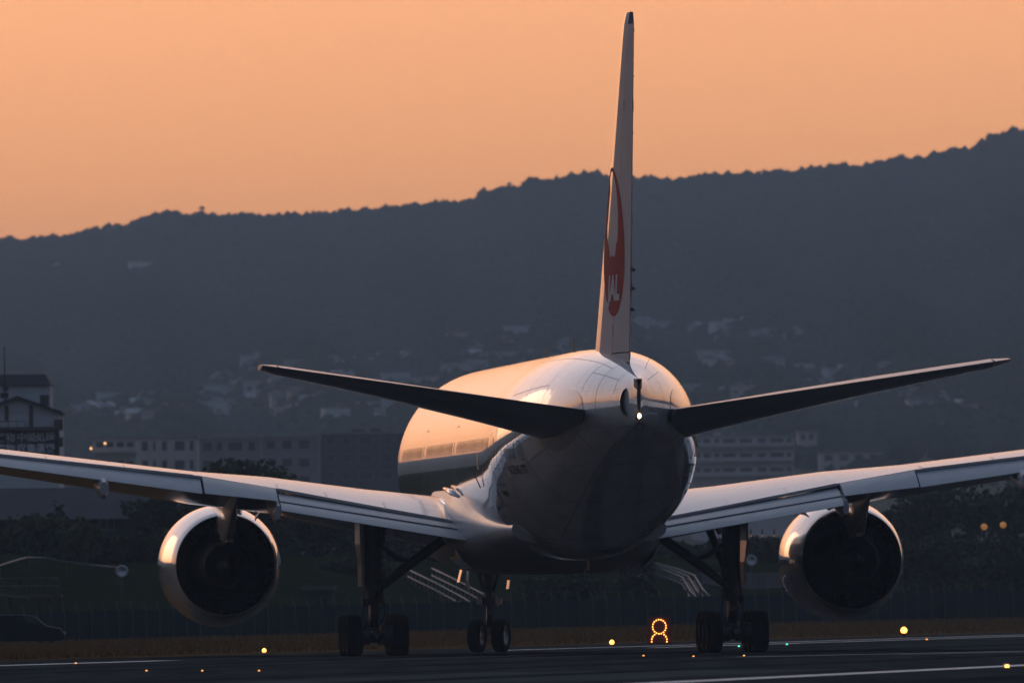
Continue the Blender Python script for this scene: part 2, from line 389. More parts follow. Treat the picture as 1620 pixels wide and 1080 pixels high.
for a in np.arange(-1.35, -.7, .02):
    v_ = np.interp(a, fa, vv); zz = (YH - v_) / F_PX * 9300 - 2.6
    for _ in range(9):
        Cs.append((math.sin(R(a)) * 9300 + RNG.uniform(-3, 3), 9300 + RNG.uniform(-4, 4), zz + RNG.uniform(-1.5, 2.4))); s_ = RNG.uniform(.7, 1.8); Ss.append((s_, s_, s_ * .8))
V1, F1 = blobs(C1, S1); V2, F2 = blobs(np.array(Cs), np.array(Ss), .3)
wood = fast_mesh('hillside_wood', np.concatenate([V1, V2]), np.concatenate([F1, F2 + len(V1)]), M['wood'], smooth=True)
wood['kind'] = 'stuff'; tag(wood, 'dense dark wood covering the hazy hills up to the ridge line', 'wood')

# ------------------------------------------------------------------ the airliner (local: x to its right, y to its nose, z up; origin between the main wheels)
NOSE = 31.77
YAW = R(4.42)
air = empty('airliner', (1.247, 496.45, 0.0), YAW)
tag(air, 'white twin-engine wide-body airliner seen from its tail, with a red round crest on the fin', 'airliner')
def pchip(x, y, q):
    """monotone cubic interpolation"""
    x, y, q = np.asarray(x, float), np.asarray(y, float), np.asarray(q, float)
    h = np.diff(x); d = np.diff(y) / h; m = np.zeros(len(x)); m[0], m[-1] = d[0], d[-1]
    for i in range(1, len(x) - 1):
        if d[i - 1] * d[i] > 0:
            w1, w2 = 2 * h[i] + h[i - 1], h[i] + 2 * h[i - 1]; m[i] = (w1 + w2) / (w1 / d[i - 1] + w2 / d[i])
    i = np.clip(np.searchsorted(x, q) - 1, 0, len(h) - 1); t = (q - x[i]) / h[i]
    return (y[i] * (2 * t**3 - 3 * t**2 + 1) + h[i] * m[i] * (t**3 - 2 * t**2 + t) + y[i + 1] * (-2 * t**3 + 3 * t**2) + h[i] * m[i + 1] * (t**3 - t**2))
FS = [0, .35, 1.2, 2.6, 4.5, 6.5, 9.0, 12, 20, 40, 44, 46.5, 49, 51.5, 54, 56, 58, 59.8, 61.3, 62.4, 63.1, 63.35]
FT = [4.7, 5.35, 5.9, 6.85, 7.95, 8.65, 8.98, 9.0, 9.0, 9.0, 9.0, 9.0, 8.99, 8.96, 8.90, 8.80, 8.66, 8.45, 8.22, 8.05, 7.95, 7.90]
FB = [4.7, 4.1, 3.7, 3.3, 3.0, 2.86, 2.80, 2.8, 2.8, 2.8, 2.82, 3.02, 3.48, 4.06, 4.68, 5.18, 5.66, 6.06, 6.36, 6.56, 6.70, 6.76]
FW = [.02, .65, 1.2, 1.85, 2.5, 2.9, 3.08, 3.1, 3.1, 3.1, 3.1, 3.09, 2.98, 2.72, 2.36, 2.00, 1.56, 1.10, .68, .36, .13, .06]
def fus(s): return (float(pchip(FS, FT, s)), float(pchip(FS, FB, s)), float(pchip(FS, FW, s)))
def fus_x(s, z):
    zt, zb, w = fus(s); zc = (zt + zb) / 2; k = (z - zc) / ((zt - zb) / 2); return w * math.sqrt(max(0, 1 - k * k))
b = MB(); rings = []
for s in np.concatenate([np.linspace(0, 1.2, 9), np.linspace(1.5, 9, 22), np.linspace(10, 42, 30), np.linspace(42.5, 61, 64), np.linspace(61.15, 63.35, 18)]):
    zt, zb, w = fus(s); zc, hh = (zt + zb) / 2, (zt - zb) / 2
    rings.append([Vector((w * math.cos(t), NOSE - s, zc + hh * math.sin(t))) for t in [2 * math.pi * k / 128 for k in range(128)]])
fuselage = b.loft(rings).build('fuselage', M['white'], air, smooth=True, sharp=50)

# cabin windows down the left and right sides, doors and lettering follow the skin
def skin_patch(s0, s1, z0, z1, side, off, ns=2, nz=3):
    V = []; Fc = []
    for i in range(ns + 1):
        s = s0 + (s1 - s0) * i / ns
        for j in range(nz + 1):
            z = z0 + (z1 - z0) * j / nz; V.append((side * (fus_x(s, z) + off), NOSE - s, z))
    for i in range(ns):
        for j in range(nz): a = i * (nz + 1) + j; Fc.append((a, a + 1, a + nz + 2, a + nz + 1))
    return V, Fc
def win_shape(off=.004):
    V = []; 
    for k in range(12):
        t = 2 * math.pi * k / 12; c, q = math.cos(t), math.sin(t)
        V.append((math.copysign(abs(c) ** .6, c) * .10, math.copysign(abs(q) ** .6, q) * .19))
    return V
for side in (-1, 1):
    proto = None
    for s in np.arange(8.2, 47.4, .533):
        if any(abs(s - d_) < .8 for d_ in (9.6, 20.2, 33.0, 47.6)): continue
        z0 = 6.28
        if s < 44.5 and s > 9 and proto is not None:
            o = inst(proto, fuselage, (0, -(s - s_p), 0)); o.name = 'cabin_window'; continue
        V = [(side * (fus_x(s + a, z0 + b_) + .014), NOSE - (s + a), z0 + b_) for a, b_ in win_shape()]
        o = make('cabin_window', V, [tuple(range(12))], M['glass'], fuselage)
        if 12 < s < 20 or (proto is None and s > 9): proto, s_p = o, s
    for sd in (20.2, 33.0, 48.1):
        zt, zb, w = fus(sd); z0, z1, hw_ = 5.02, 6.95, .55
        fr = MB()
        for (a0, a1, b0, b1) in ((-hw_, hw_, z1 - .03, z1), (-hw_, hw_, z0, z0 + .03), (-hw_, -hw_ + .03, z0, z1), (hw_ - .03, hw_, z0, z1)):
            V, Fc = skin_patch(sd + a0, sd + a1, b0, b1, side, .004, 4, 8); fr.add(V, Fc)
        dr = fr.build('door_outline', M['letter_dark'], fuselage)
        V, Fc = skin_patch(sd - .1, sd + .1, 6.15, 6.45, side, .005); make('cabin_window', V, Fc, M['glass'], fuselage)
    V, Fc = skin_patch(47.75, 48.5, 4.72, 4.86, side, .006); make('scuff_plate', V, Fc, M['letter_dark'], fuselage)
def skin_text(body, s_mid, z_base, size, name, m, side=-1, bold=0.0, squeeze=1.0):
    V, Fc = text_mesh(body, size, bold=bold)
    W = []
    for v in V:
        s = s_mid + v.x * squeeze * (1 if side < 0 else -1); z = z_base + v.y; W.append((side * (fus_x(s, z) + .006), NOSE - s, z))
    return make(name, W, Fc, m, fuselage)
for side in (-1, 1):
    skin_text('unicef', 50.8, 5.80, .62, 'lettering', M['decal_blue'], side, .008)
    skin_text('BOEING 777', 51.1, 5.34, .36, 'lettering', M['letter_dark'], side, .010)
    V = []; Fc = []                       # round wreathed globe beside the lettering
    g = MB()
    for r0, r1, n in ((.30, .26, 20), (.17, .13, 20)):
        V = []; Fc = []
        for k in range(n):
            t = 2 * math.pi * k / n
            for r in (r0, r1): s, z = 52.15 + r * math.cos(t), 6.02 + r * math.sin(t); V.append((side * (fus_x(s, z) + .006), NOSE - s, z))
        for k in range(n): Fc.append((2 * k, 2 * k + 1, (2 * k + 3) % (2 * n), (2 * k + 2) % (2 * n)))
        g.add(V, Fc)
    g.build('globe_emblem', M['decal_blue'], fuselage)
    V, Fc = skin_patch(42.6, 43.1, 5.55, 6.0, side, .005); make('green_sticker', V, Fc, M['decal_green'], fuselage)
# skin joints on the tail, each a thin proud strap
def skin_strap(pts, w, along):
    V = []; Fc = []
    for s, th in pts:
        for e in (-1, 1):
            s2, t2 = (s + e * w / 2, th) if not along else (s, th + e * w / 2 / max(.3, fus(s)[2]))
            zt, zb, ww = fus(s2); V.append(((ww + .005) * math.cos(t2), NOSE - s2, (zt + zb) / 2 + ((zt - zb) / 2 + .005) * math.sin(t2)))
    for i in range(len(pts) - 1): Fc.append((2 * i, 2 * i + 1, 2 * i + 3, 2 * i + 2))
    return make('skin_joint', V, Fc, M['joint'], fuselage)
M['joint'] = mat('joint_sealant', (.13, .13, .135), .4, coat=.5, var=.15)
for s, a0, a1 in ((49.6, -60, 240), (52.4, -70, 250), (55.0, -80, 260), (58.9, 20, 160), (60.2, -89, 269), (61.6, 15, 165)): skin_strap([(s, R(a0 + (a1 - a0) * i / 48)) for i in range(49)], .022, False)
for th, s0, s1 in ((118, 46, 60.2), (62, 46, 60.2), (150, 49.6, 55.0), (30, 49.6, 55.0), (205, 46, 58.5), (-25, 46, 58.5), (250, 44, 60.0), (-70, 44, 60.0), (135, 58.9, 61.6), (45, 58.9, 61.6)): skin_strap([(s0 + (s1 - s0) * i / 30, R(th)) for i in range(31)], .020, True)
# belly and wing-root fairing
b = MB(); rings = []
for t in np.linspace(0, 1, 40):
    s = 16.5 + t * 29.0; e = float(pchip([16.5, 19, 23, 32, 34, 36, 39, 45.5], [0, .5, 1, 1, .84, .58, .28, 0], s))
    w = 2.3 + 1.0 * e; zb = 3.25 - .82 * e; zt = 4.4 + 2.35 * e
    ring = []
    for k in range(64):
        a = 2 * math.pi * k / 64; c, q = math.cos(a), math.sin(a)
        ex_ = 1.0 if q > 0 else .75
        ring.append(Vector((math.copysign(abs(c) ** ex_, c) * w, NOSE - s, 3.75 + (math.copysign(abs(q) ** ex_, q)) * ((zt - 3.75) if q > 0 else (3.75 - zb)))))
    rings.append(ring)
M['fairing'] = mat('fairing_paint', (0.42, 0.43, 0.45), 0.34, coat=.2, coat_rough=.15, var=.12, vscale=.8, bump=.002, bscale=1.2)
seams(M['fairing'], 'Y', 1.9, .5, .025, (.10, .10, .11))
belly = b.loft(rings).build('belly_fairing', M['fairing'], air, smooth=True, sharp=50)
# small antennas and drain masts
def blade(name, s, z, h, c, up=1, x=0.0, par=fuselage):
    bb = MB(); y = NOSE - s
    bb.loft([[Vector((x + dx * .05, y - dy * c + (0), z)) for dx, dy in ((0, -.5), (1, 0), (0, .5), (-1, 0))],
             [Vector((x + dx * .02, y - dy * c * .5 - c * .35, z + up * h)) for dx, dy in ((0, -.5), (1, 0), (0, .5), (-1, 0))]])
    return bb.build(name, M['gear'], par)
blade('antenna', 40.5, 8.98, .42, .4); blade('antenna', 30, 8.98, .35, .5); blade('antenna', 45.0, 2.9, .4, .4, -1); blade('drain_mast', 38.0, 2.6, .38, .3, -1, .5, belly)
V = []; g = MB(); g.tube([(-3.02, NOSE - 42.9, 5.0), (-3.28, NOSE - 42.6, 5.62)], [.02, .012], 6).build('rod_antenna', M['gear'], fuselage)

# tail cone: auxiliary power outlet, blade edge and white light
g = MB()
def oval(y, rx, rz, n=24): return [Vector((-.24 + rx * 1.2 * math.cos(2 * math.pi * k / n), y, 7.27 + rz * math.sin(2 * math.pi * k / n) + .0)) for k in range(n)]
g.loft([oval(-29.2, .10, .30), oval(-29.9, .17, .40), oval(-30.5, .20, .42), oval(-30.75, .195, .41), oval(-30.74, .17, .385), oval(-30.2, .15, .36)], cap=False)
ex = g.build('exhaust_shroud', M['plate'], fuselage, smooth=True, sharp=40)
make('exhaust_opening', oval(-30.35, .16, .37), [tuple(range(24))], M['black'], fuselage)
g = MB(); g.loft([[Vector((x, -31.62, z)) for x, z in ((-.035, 6.82), (.035, 6.82), (.05, 7.9), (-.05, 7.9))], [Vector((x, -31.3, z)) for x, z in ((-.09, 6.75), (.09, 6.75), (.12, 7.93), (-.12, 7.93))]]).build('tail_blade', M['gear'], fuselage)
g = MB(); g.lathe([(-.07, .0), (-.06, .05), (0, .07), (.06, .05), (.07, 0)], 12, 'Z', (0, -31.66, 7.86)).build('tail_knob', M['black'], fuselage, True)
g = MB(); g.lathe([(-.08, .0), (-.06, .04), (0, .058), (.06, .04), (.08, 0)], 12, 'Z', (0.0, -31.7, 6.86)).build('tail_light', M['strobe'], fuselage, True)

def naca(u, t): return 5 * t * (.2969 * math.sqrt(u) - .126 * u - .3516 * u**2 + .2843 * u**3 - .1036 * u**4)
UU = [0, .006, .02, .05, .1, .17, .26, .36, .47, .58, .68]
UR = [.685, .75, .82, .9, .96, 1.0]
# fin and rudder
def fin_le(z): return 51.2 + (z - 8.4) * (60.35 - 51.2) / 10.05
def fin_te(z): return 60.2 + (z - 8.4) * (62.95 - 60.2) / 10.05
def fin_half(s, z):
    c = fin_te(z) - fin_le(z); u = min(1, max(0, (s - fin_le(z)) / c)); return naca(u, .098) * c
def fin_ring(z, us, blunt=False):
    c = fin_te(z) - fin_le(z); L, Rr = [], []
    for u in us:
        y = NOSE - (fin_le(z) + u * c); h = max(.008, naca(u, .098) * c)
        L.append(Vector((-h, y, z))); Rr.append(Vector((h, y, z)))
    return L + Rr[::-1]
zs = [7.9, 8.4, 9.2, 10.5, 12, 13.5, 15, 16.5, 17.6, 18.1, 18.35, 18.45]
def fin_shape(us):
    rr = []
    for z in zs:
        ring = fin_ring(z, us)
        if z > 18.0:
            k = 1 - ((z - 18.0) / .5) ** 2 * .55; ring = [Vector((p.x * k, p.y, p.z)) for p in ring]
        rr.append(ring)
    return rr
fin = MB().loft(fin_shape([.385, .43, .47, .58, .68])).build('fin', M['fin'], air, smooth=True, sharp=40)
MB().loft(fin_shape([0, .006, .02, .05, .1, .17, .22, .28, .333, .383])).build('lit_leading_edge', M['white'], fin, smooth=True, sharp=40)  # white gloss carried far back so the fin shows a bright sky-lit rim
zs = [8.75, 9.6, 11, 12.5, 14, 15.5, 17, 17.9, 18.1]
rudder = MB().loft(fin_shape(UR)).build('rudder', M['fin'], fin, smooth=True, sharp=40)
zs = [8.45, 8.6, 8.72]
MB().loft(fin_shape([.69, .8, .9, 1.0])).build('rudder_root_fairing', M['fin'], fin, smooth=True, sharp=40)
for z in (9.97, 10.57, 11.1):                      # hinge fairings standing out on the right of the rudder
    s = fin_te(z) - .9; g = MB(); g.lathe([(-.55, .01), (-.3, .05), (0, .065), (.3, .05), (.6, .01)], 12, 'Y', (fin_half(s, z) + .03, NOSE - s - .35, z)).build('hinge_fairing', M['fin'], fin, True)
for z in (13.5, 15.0, 16.6, 17.9):
    MB().tube([(0, NOSE - fin_te(z) + .02, z), (0.01, NOSE - fin_te(z) - .24, z - .02)], .014, 5).build('static_wick', M['gear'], fin)
for z in (9.4, 12.6, 15.8): MB().box((-.0, NOSE - fin_le(z) - (fin_te(z) - fin_le(z)) * .682, z), (fin_half(fin_le(z) + (fin_te(z) - fin_le(z)) * .68, z) * 2 + .02, .05, .30)).build('hinge_cover', M['gear'], fin)
# round red crest: a ring thin at the top, broad at the foot, with the curved neck inside, and three white letters
CS, CZ, CR_, HR, HO = 58.05, 11.95, 2.15, 1.24, 0.80
def fin_pt(s, z, side, off): return (side * (fin_half(s, z) + off), NOSE - s, z)
for side in (-1, 1):
    g = MB(); n = 72; V = []; Fc = []
    for k in range(n):
        t = 2 * math.pi * k / n; ct, st = math.cos(t), math.sin(t)
        # ray from the hole's centre to the outer circle
        bq = HO * st; ro = -bq + math.sqrt(bq * bq + CR_**2 - HO**2)
        ri = HR * (1 + (.05 * math.sin(9 * t) if st < -.2 else 0))
        for j in range(7):
            r = ri + (ro - ri) * j / 6; V.append(fin_pt(CS + r * ct, CZ + HO + r * st, side, .006))
    for k in range(n):
        for j in range(6): a, c = k * 7 + j, ((k + 1) % n) * 7 + j; Fc.append((a, a + 1, c + 1, c))
    g.add(V, Fc)
    V = []; Fc = []; path = [(-1.22, -.25, .16), (-1.05, .1, .17), (-.86, .40, .18), (-.70, .62, .22), (-.66, .80, .20), (-.74, 1.0, .10), (-.84, 1.14, .02)]
    for i, (a, c, w) in enumerate(path):
        for e in (-1, 1): V.append(fin_pt(CS + a + e * w, CZ + HO + c, side, .007))
    for i in range(len(path) - 1): Fc.append((2 * i, 2 * i + 1, 2 * i + 3, 2 * i + 2))
    g.add(V, Fc); g.build('crest', M['red'], fin)
    V, Fc = text_mesh('JAL', .95, shear=.25, bold=.05)
    bm = bmesh.new(); vs = [bm.verts.new(v) for v in V]
    for f in Fc: bm.faces.new([vs[i] for i in f])
    bmesh.ops.triangulate(bm, faces=bm.faces); bmesh.ops.subdivide_edges(bm, edges=bm.edges, cuts=2); bm.verts.index_update()
    W = [fin_pt(CS + .02 + v.co.x * (1.5 if side < 0 else -1.5), 10.30 + v.co.y, side, .014) for v in bm.verts]
    make('lettering', W, [tuple(q.index for q in f.verts) for f in bm.faces], M['letter_white'], fin); bm.free()

# tailplanes and elevators
def tp_z(x): return 7.06 + (x - 1.2) * (8.40 - 7.06) / 9.56
def tp_le(x): return 52.6 + (x - 1.0) * (60.7 - 52.6) / 9.76
def tp_te(x): return 60.5 + (x - 1.0) * (63.1 - 60.5) / 9.76
def tp_ring(x, us, side):
    c = tp_te(x) - tp_le(x); U, L = [], []
    k = 1.0 if x < 10.4 else max(.62, 1 - ((x - 10.4) / .4) ** 2)
    for u in us:
        s = tp_le(x) + u * c; z = tp_z(x) - (tp_te(x) - s) * math.tan(R(5.4 - 4.3 * (x - 1.0) / 9.76)); h = max(.008, naca(u, .095) * c * k)
        U.append(Vector((side * x, NOSE - s, z + h * 1.08))); L.append(Vector((side * x, NOSE - s, z - h * 1.1)))
    return U + L[::-1]
tpx = [.5, 1.2, 2.5, 4.5, 7, 9, 10.3, 10.6, 10.74]
for side in (-1, 1):
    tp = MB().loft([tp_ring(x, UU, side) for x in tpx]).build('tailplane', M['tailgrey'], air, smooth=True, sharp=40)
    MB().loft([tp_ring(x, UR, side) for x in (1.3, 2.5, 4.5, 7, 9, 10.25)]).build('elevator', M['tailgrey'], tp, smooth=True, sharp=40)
    MB().loft([tp_ring(x, [.69, .8, .9, 1.0], side) for x in (10.3, 10.6, 10.74)]).build('tip_fairing', M['tailgrey'], tp, smooth=True, sharp=40)
    for x in (5.5, 6.8, 8.1, 9.3): MB().tube([(side * x, NOSE - tp_te(x) + .02, tp_z(x)), (side * x, NOSE - tp_te(x) - .22, tp_z(x) - .03)], .013, 5).build('static_wick', M['gear'], tp)
    # bright worn plate on the fuselage side around the moving root
    V = []; Fc = []; nn = 28; g = MB()
    ring0 = []
    for k in range(nn):
        t = 2 * math.pi * k / nn; c, q = math.cos(t), math.sin(t)
        s = 56.9 + math.copysign(abs(c) ** .8, c) * 2.3; z = 6.9 + (s - 56.9) * .12 + math.copysign(abs(q) ** .9, q) * (.80 - .18 * (s - 56.9) / 2.3)
        ring0.append((s, z))
    for q in (1.0, .75, .5, .25):
        for s, z in ring0:
            s2, z2 = 56.9 + (s - 56.9) * q, 6.9 + (z - 6.9) * q; V.append((side * (fus_x(s2, z2) + .012 + .05 * (1 - q)), NOSE - s2, z2))
    V.append((side * (fus_x(56.9, 6.9) + .06), NOSE - 56.9, 6.9))
    for r_ in range(3):
        for k in range(nn): Fc.append((r_ * nn + k, r_ * nn + (k + 1) % nn, (r_ + 1) * nn + (k + 1) % nn, (r_ + 1) * nn + k))
    for k in range(nn): Fc.append((3 * nn + k, 3 * nn + (k + 1) % nn, 4 * nn))
    make('root_plate', V, Fc, M['nacelle'], fuselage, smooth=True)

# wings
WX = [1.5, 2.85, 5.4, 8.55, 10.9, 17.2, 24, 30.4]
W_TE = [33.1, 33.3, 33.6, 34.0, 34.4, 36.2, 38.4, 41.0]
W_ZC = [4.70, 4.84, 5.10, 5.50, 5.68, 6.42, 7.25, 8.05]
W_ZT = [3.85, 4.03, 4.50, 5.10, 5.50, 6.21, 7.05, 7.95]
W_T = [1.75, 1.6, 1.35, 1.1, 1.0, .75, .5, .22]
def wv(arr, x): return float(np.interp(x, WX, arr))
def w_le(x): return 21.0 + (x - 3.1) * .69
def w_up(x, u):
    zc, zt, T = wv(W_ZC, x), wv(W_ZT, x), wv(W_T, x); zl = zc - .45 * T
    if u < .4: return zl + (zc - zl) * math.sqrt(1 - (1 - u / .4) ** 2)
    return zc - (zc - zt) * ((u - .4) / .6) ** 1.7
def w_lo(x, u):
    zc, zt, T = wv(W_ZC, x), wv(W_ZT, x), wv(W_T, x); zl, zm = zc - .45 * T, zc - T
    if u < .3: return zl - (zl - zm) * math.sqrt(1 - (1 - u / .3) ** 2)
    k = (u - .3) / .7; return zm + (zt - .07 - zm) * (k * k * (3 - 2 * k))
UW = [0, .004, .015, .04, .08, .14, .22, .3, .4, .5, .6, .7, .8, .88, .94, 1.0]
def wing_ring(x, side):
    c = wv(W_TE, x) - w_le(x)
    return [Vector((side * x, NOSE - (w_le(x) + u * c), w_up(x, u))) for u in UW] + [Vector((side * x, NOSE - (w_le(x) + u * c), w_lo(x, u))) for u in UW[:0:-1]]
def panel(name, m, parent, side, stations, th, nose=.5):
    """movable surface: stations (x, y_front, z_front, y_rear, z_rear)"""
    us = [0, .03, .12, .3, .5, .7, .88, 1.0]; rr = []
    for x, y0, z0, y1, z1 in stations:
        U, L = [], []
        for u in us:
            y, z = y0 + (y1 - y0) * u, z0 + (z1 - z0) * u
            camb = .05 * abs(y1 - y0) * 4 * u * (1 - u) * .6
            h = th * (1.6 * math.sqrt(u) * (1 - u) + .02)
            U.append(Vector((side * x, y, z + camb))); L.append(Vector((side * x, y, z + camb - h - .01)))
        rr.append(U + L[::-1])
    return MB().loft(rr).build(name, m, parent, smooth=True, sharp=40)
for side in (-1, 1):
    xs = sorted(set(WX + [4, 7, 9.7, 13, 15, 20, 22, 27, 29.5]))
    wing = MB().loft([wing_ring(x, side) for x in xs]).build('wing', M['wing'], air, smooth=True, sharp=40)
    Y = lambda s: NOSE - s
    # two inboard flap segments, flaperon, outboard flap, aileron
    panel('flap', M['flap'], wing, side, [(x, Y(wv(W_TE, x)) + .25, np.interp(x, [2.85, 8.55], [3.95, 4.98]), Y(wv(W_TE, x)) - 1.15, np.interp(x, [2.85, 8.55], [3.79, 4.72])) for x in (2.88, 4.5, 6.5, 8.53)], .24)
    panel('flap', M['flap'], wing, side, [(x, Y(wv(W_TE, x)) - 1.10, np.interp(x, [2.85, 8.55], [3.755, 4.69]), Y(wv(W_TE, x)) - 2.15, np.interp(x, [2.85, 8.55], [3.46, 4.42])) for x in (2.88, 4.5, 6.5, 8.53)], .16)
    panel('flaperon', M['flap'], wing, side, [(x, Y(wv(W_TE, x)) - .015, np.interp(x, [8.6, 10.85], [5.10, 5.48]), Y(wv(W_TE, x)) - 1.55, np.interp(x, [8.6, 10.85], [4.71, 4.96])) for x in (8.6, 9.7, 10.84)], .22)
    panel('outboard_flap', M['flap'], wing, side, [(x, Y(wv(W_TE, x)) + .12, np.interp(x, [10.9, 17.2, 24], [5.43, 6.14, 6.97]), Y(wv(W_TE, x)) - 1.35 + (x - 10.9) * .02, np.interp(x, [10.9, 17.2, 24], [4.95, 5.84, 6.72])) for x in (10.9, 14, 17.2, 20.5, 24)], .22)
    panel('aileron', M['flap'], wing, side, [(x, Y(wv(W_TE, x)) - .015, wv(W_ZT, x), Y(wv(W_TE, x)) - .9 + (x - 24) * .08, wv(W_ZT, x) - .08) for x in (24.05, 27, 29.6)], .14)
    for x0, x1 in ((3.3, 5.2), (5.24, 7.0), (7.04, 8.5), (11.1, 13.2), (13.24, 15.6), (15.64, 18.1), (18.14, 20.8), (20.84, 23.5)):
        V = []; Fc = []
        for i, x in enumerate(np.linspace(x0, x1, 5)):
            c = wv(W_TE, x) - w_le(x); ua = 1 - 1.55 / c
            for j, u in enumerate(np.linspace(ua, 1.0, 6)): V.append((side * x, NOSE - (w_le(x) + u * c) - (.012 if j == 5 else 0), w_up(x, u) + .014))
            V.append((side * x, NOSE - (w_le(x) + c) - .012, w_up(x, 1.0) - .03))
        for i in range(4):
            for j in range(6): a = i * 7 + j; Fc.append((a, a + 1, a + 8, a + 7))
        make('spoiler', V, Fc, M['wing'], wing, smooth=True, sharp=40)
    # fairings over the flap tracks
    for x, dz, ln, wd, ht in ((8.62, -.15, 2.6, .17, .45), (13.95, -.10, 2.8, .22, .42), (19.2, -.1, 2.5, .18, .36), (4.9, .1, 1.6, .14, .3)):
        ye = Y(wv(W_TE, x)); z0 = w_lo(x, .86) + dz * .5; rr = []
        for k, (yy, w_, h_, zz) in enumerate(((3.2, .05, .06, .05), (2.2, .8, .8, -.08), (1.0, 1, 1, -.22), (-.2, 1, 1.05, -.36), (-1.2, .8, .95, -.50), (-1.9, .55, .6, -.52))):
            ring = []
            for q in range(8):
                t = 2 * math.pi * (q + .5) / 8; ring.append(Vector((side * x + math.cos(t) * wd * w_ * 1.08, ye + yy * ln / 2.8, z0 + zz + math.sin(t) * ht * h_ * (.9 if math.sin(t) < 0 else .75))))
            rr.append(ring)
        MB().loft(rr).build('flap_track_fairing', M['flap'], wing, smooth=True, sharp=35)
    # fillet rib and seal strip where the wing meets the body
    pts = [];
    for k in range(9):
        u = .62 + k * .0475; x = 3.0 + .25 * (1 - k / 8) ** 2; c = wv(W_TE, x) - w_le(x); pts.append((side * (x - .05), NOSE - (w_le(x) + u * c), w_up(x, u) + .01))
    MB().tube(pts, [.05, .09, .11, .11, .11, .10, .09, .07, .04], 10).build('root_fillet', M['white'], wing, smooth=True)
    MB().tube([(side * 3.12, NOSE - 29.5, 5.08), (side * 3.08, NOSE - 31.5, 4.97), (side * 2.95, NOSE - 33.4, 4.80)], [.05, .10, .05], 10).build('root_seal', M['white'], wing, smooth=True)

# engines
EX, EZ = 9.68, 2.80
def ringprof(g, prof, c, n=72): g.lathe(prof, n, 'Y', c)
for side in (-1, 1):
    c = (side * EX, 0, EZ)
    g = MB(); ringprof(g, [(12.25, 1.50), (12.35, 1.58), (12.3, 1.66), (11.9, 1.76), (11.0, 1.84), (9.8, 1.875), (8.8, 1.86), (7.8, 1.77), (7.0, 1.66), (6.25, 1.55), (6.22, 1.535), (6.24, 1.52), (6.8, 1.515), (8.0, 1.50)], c)
    eng = g.build('engine', M['nacelle'], air, smooth=True, sharp=60); eng.location.y = -1.1
    g = MB(); ringprof(g, [(12.26, 1.505), (11.6, 1.44), (10.6, 1.42)], c); g.build('intake_lining', M['metal'], eng, True)
    g = MB(); ringprof(g, [(10.6, 1.42), (10.6, .35), (11.1, .12), (11.2, .01)], c); g.build('fan', M['hot'], eng, True, 30)
    g = MB(); ringprof(g, [(6.6, 1.478), (7.4, 1.47), (8.6, 1.46), (9.2, 1.44), (9.2, 1.02)], c); g.build('bypass_duct', M['duct'], eng, True, 30)
    g = MB(); ringprof(g, [(9.2, 1.03), (8.2, 1.06), (7.2, 1.02), (6.2, .88), (5.35, .70), (5.34, .68), (5.36, .66), (5.9, .66), (6.6, .68)], c); g.build('core_cowl', M['hot'], eng, True, 50)
    g = MB(); ringprof(g, [(6.55, .67), (6.55, .30), (6.2, .36), (5.8, .34), (5.2, .22), (4.75, .08), (4.7, .01)], c); g.build('exhaust_plug', M['hot'], eng, True, 40)
    g = MB()                                                     # outlet vanes and liner ribs
    for k in range(64):
        t = 2 * math.pi * k / 64; er = Vector((math.cos(t), 0, math.sin(t))); et = Vector((-math.sin(t), 0, math.cos(t))); q = Vector(c)
        for r0, r1, y0, y1, w in ((1.06, 1.44, 9.1, 8.85, .010), (1.40, 1.468, 8.3, 6.9, .012)):
            v = [q + er * r + et * (e * w) + Vector((0, y, 0)) for r in (r0, r1) for y in (y0, y1) for e in (-1, 1)]
            g.add(v, [(0, 1, 3, 2), (4, 6, 7, 5), (0, 4, 5, 1), (2, 3, 7, 6), (0, 2, 6, 4), (1, 5, 7, 3)])
    o = g.build('guide_vanes', M['duct'], eng); o['kind'] = 'stuff'
    # strut between engine and wing with its tapering tail
    rr = []
    for y, z0, z1, w in ((11.4, 4.5, 4.75, .12), (10, 4.1, 4.95, .24), (8.2, 3.7, 5.2, .27), (6.6, 3.62, 5.2, .27), (5.2, 3.45, 5.2, .25), (4.2, 3.50, 5.15, .21), (3.0, 3.95, 5.1, .16), (1.6, 4.4, 5.05, .10), (.4, 4.72, 5.0, .04)):
        rr.append([Vector((side * EX + a, y, z)) for a, z in ((-w, z0 + .08), (-w * .6, z0), (w * .6, z0), (w, z0 + .08), (w, z1), (-w, z1))])
    MB().loft(rr).build('pylon', M['wing'], eng, smooth=True, sharp=35)
    MB().loft([[Vector((side * EX + a, y, z)) for a, z in ((-w, z0), (w, z0), (w * .8, z1), (-w * .8, z1))] for y, w, z0, z1 in ((6.4, .42, 3.55, 3.9), (5.4, .36, 3.42, 3.8), (4.5, .22, 3.42, 3.7), (3.9, .1, 3.5, 3.65))]).build('heat_shield', M['plate'], eng, smooth=True, sharp=35)
    # vortex fin on the inboard shoulder
    t = R(128 if side > 0 else 52); er = Vector((math.cos(t), 0, math.sin(t))); et = Vector((-math.sin(t), 0, math.cos(t)))
    g = MB(); base = Vector(c)
    v = [base + er * r + Vector((0, y, 0)) + et * e for e in (-.02, .02) for r, y in ((1.80, 11.0), (1.82, 9.2), (2.18, 9.2), (2.16, 9.7))]
    g.add(v, [(0, 1, 2, 3), (7, 6, 5, 4), (0, 4, 5, 1), (1, 5, 6, 2), (2, 6, 7, 3), (3, 7, 4, 0)]).build('vortex_fin', M['gear'], eng)
    # drain mast and latch fairings
    MB().box((side * EX - side * .55, 8.6, 4.62), (.25, 1.5, .16)).build('latch_fairing', M['nacelle'], eng)

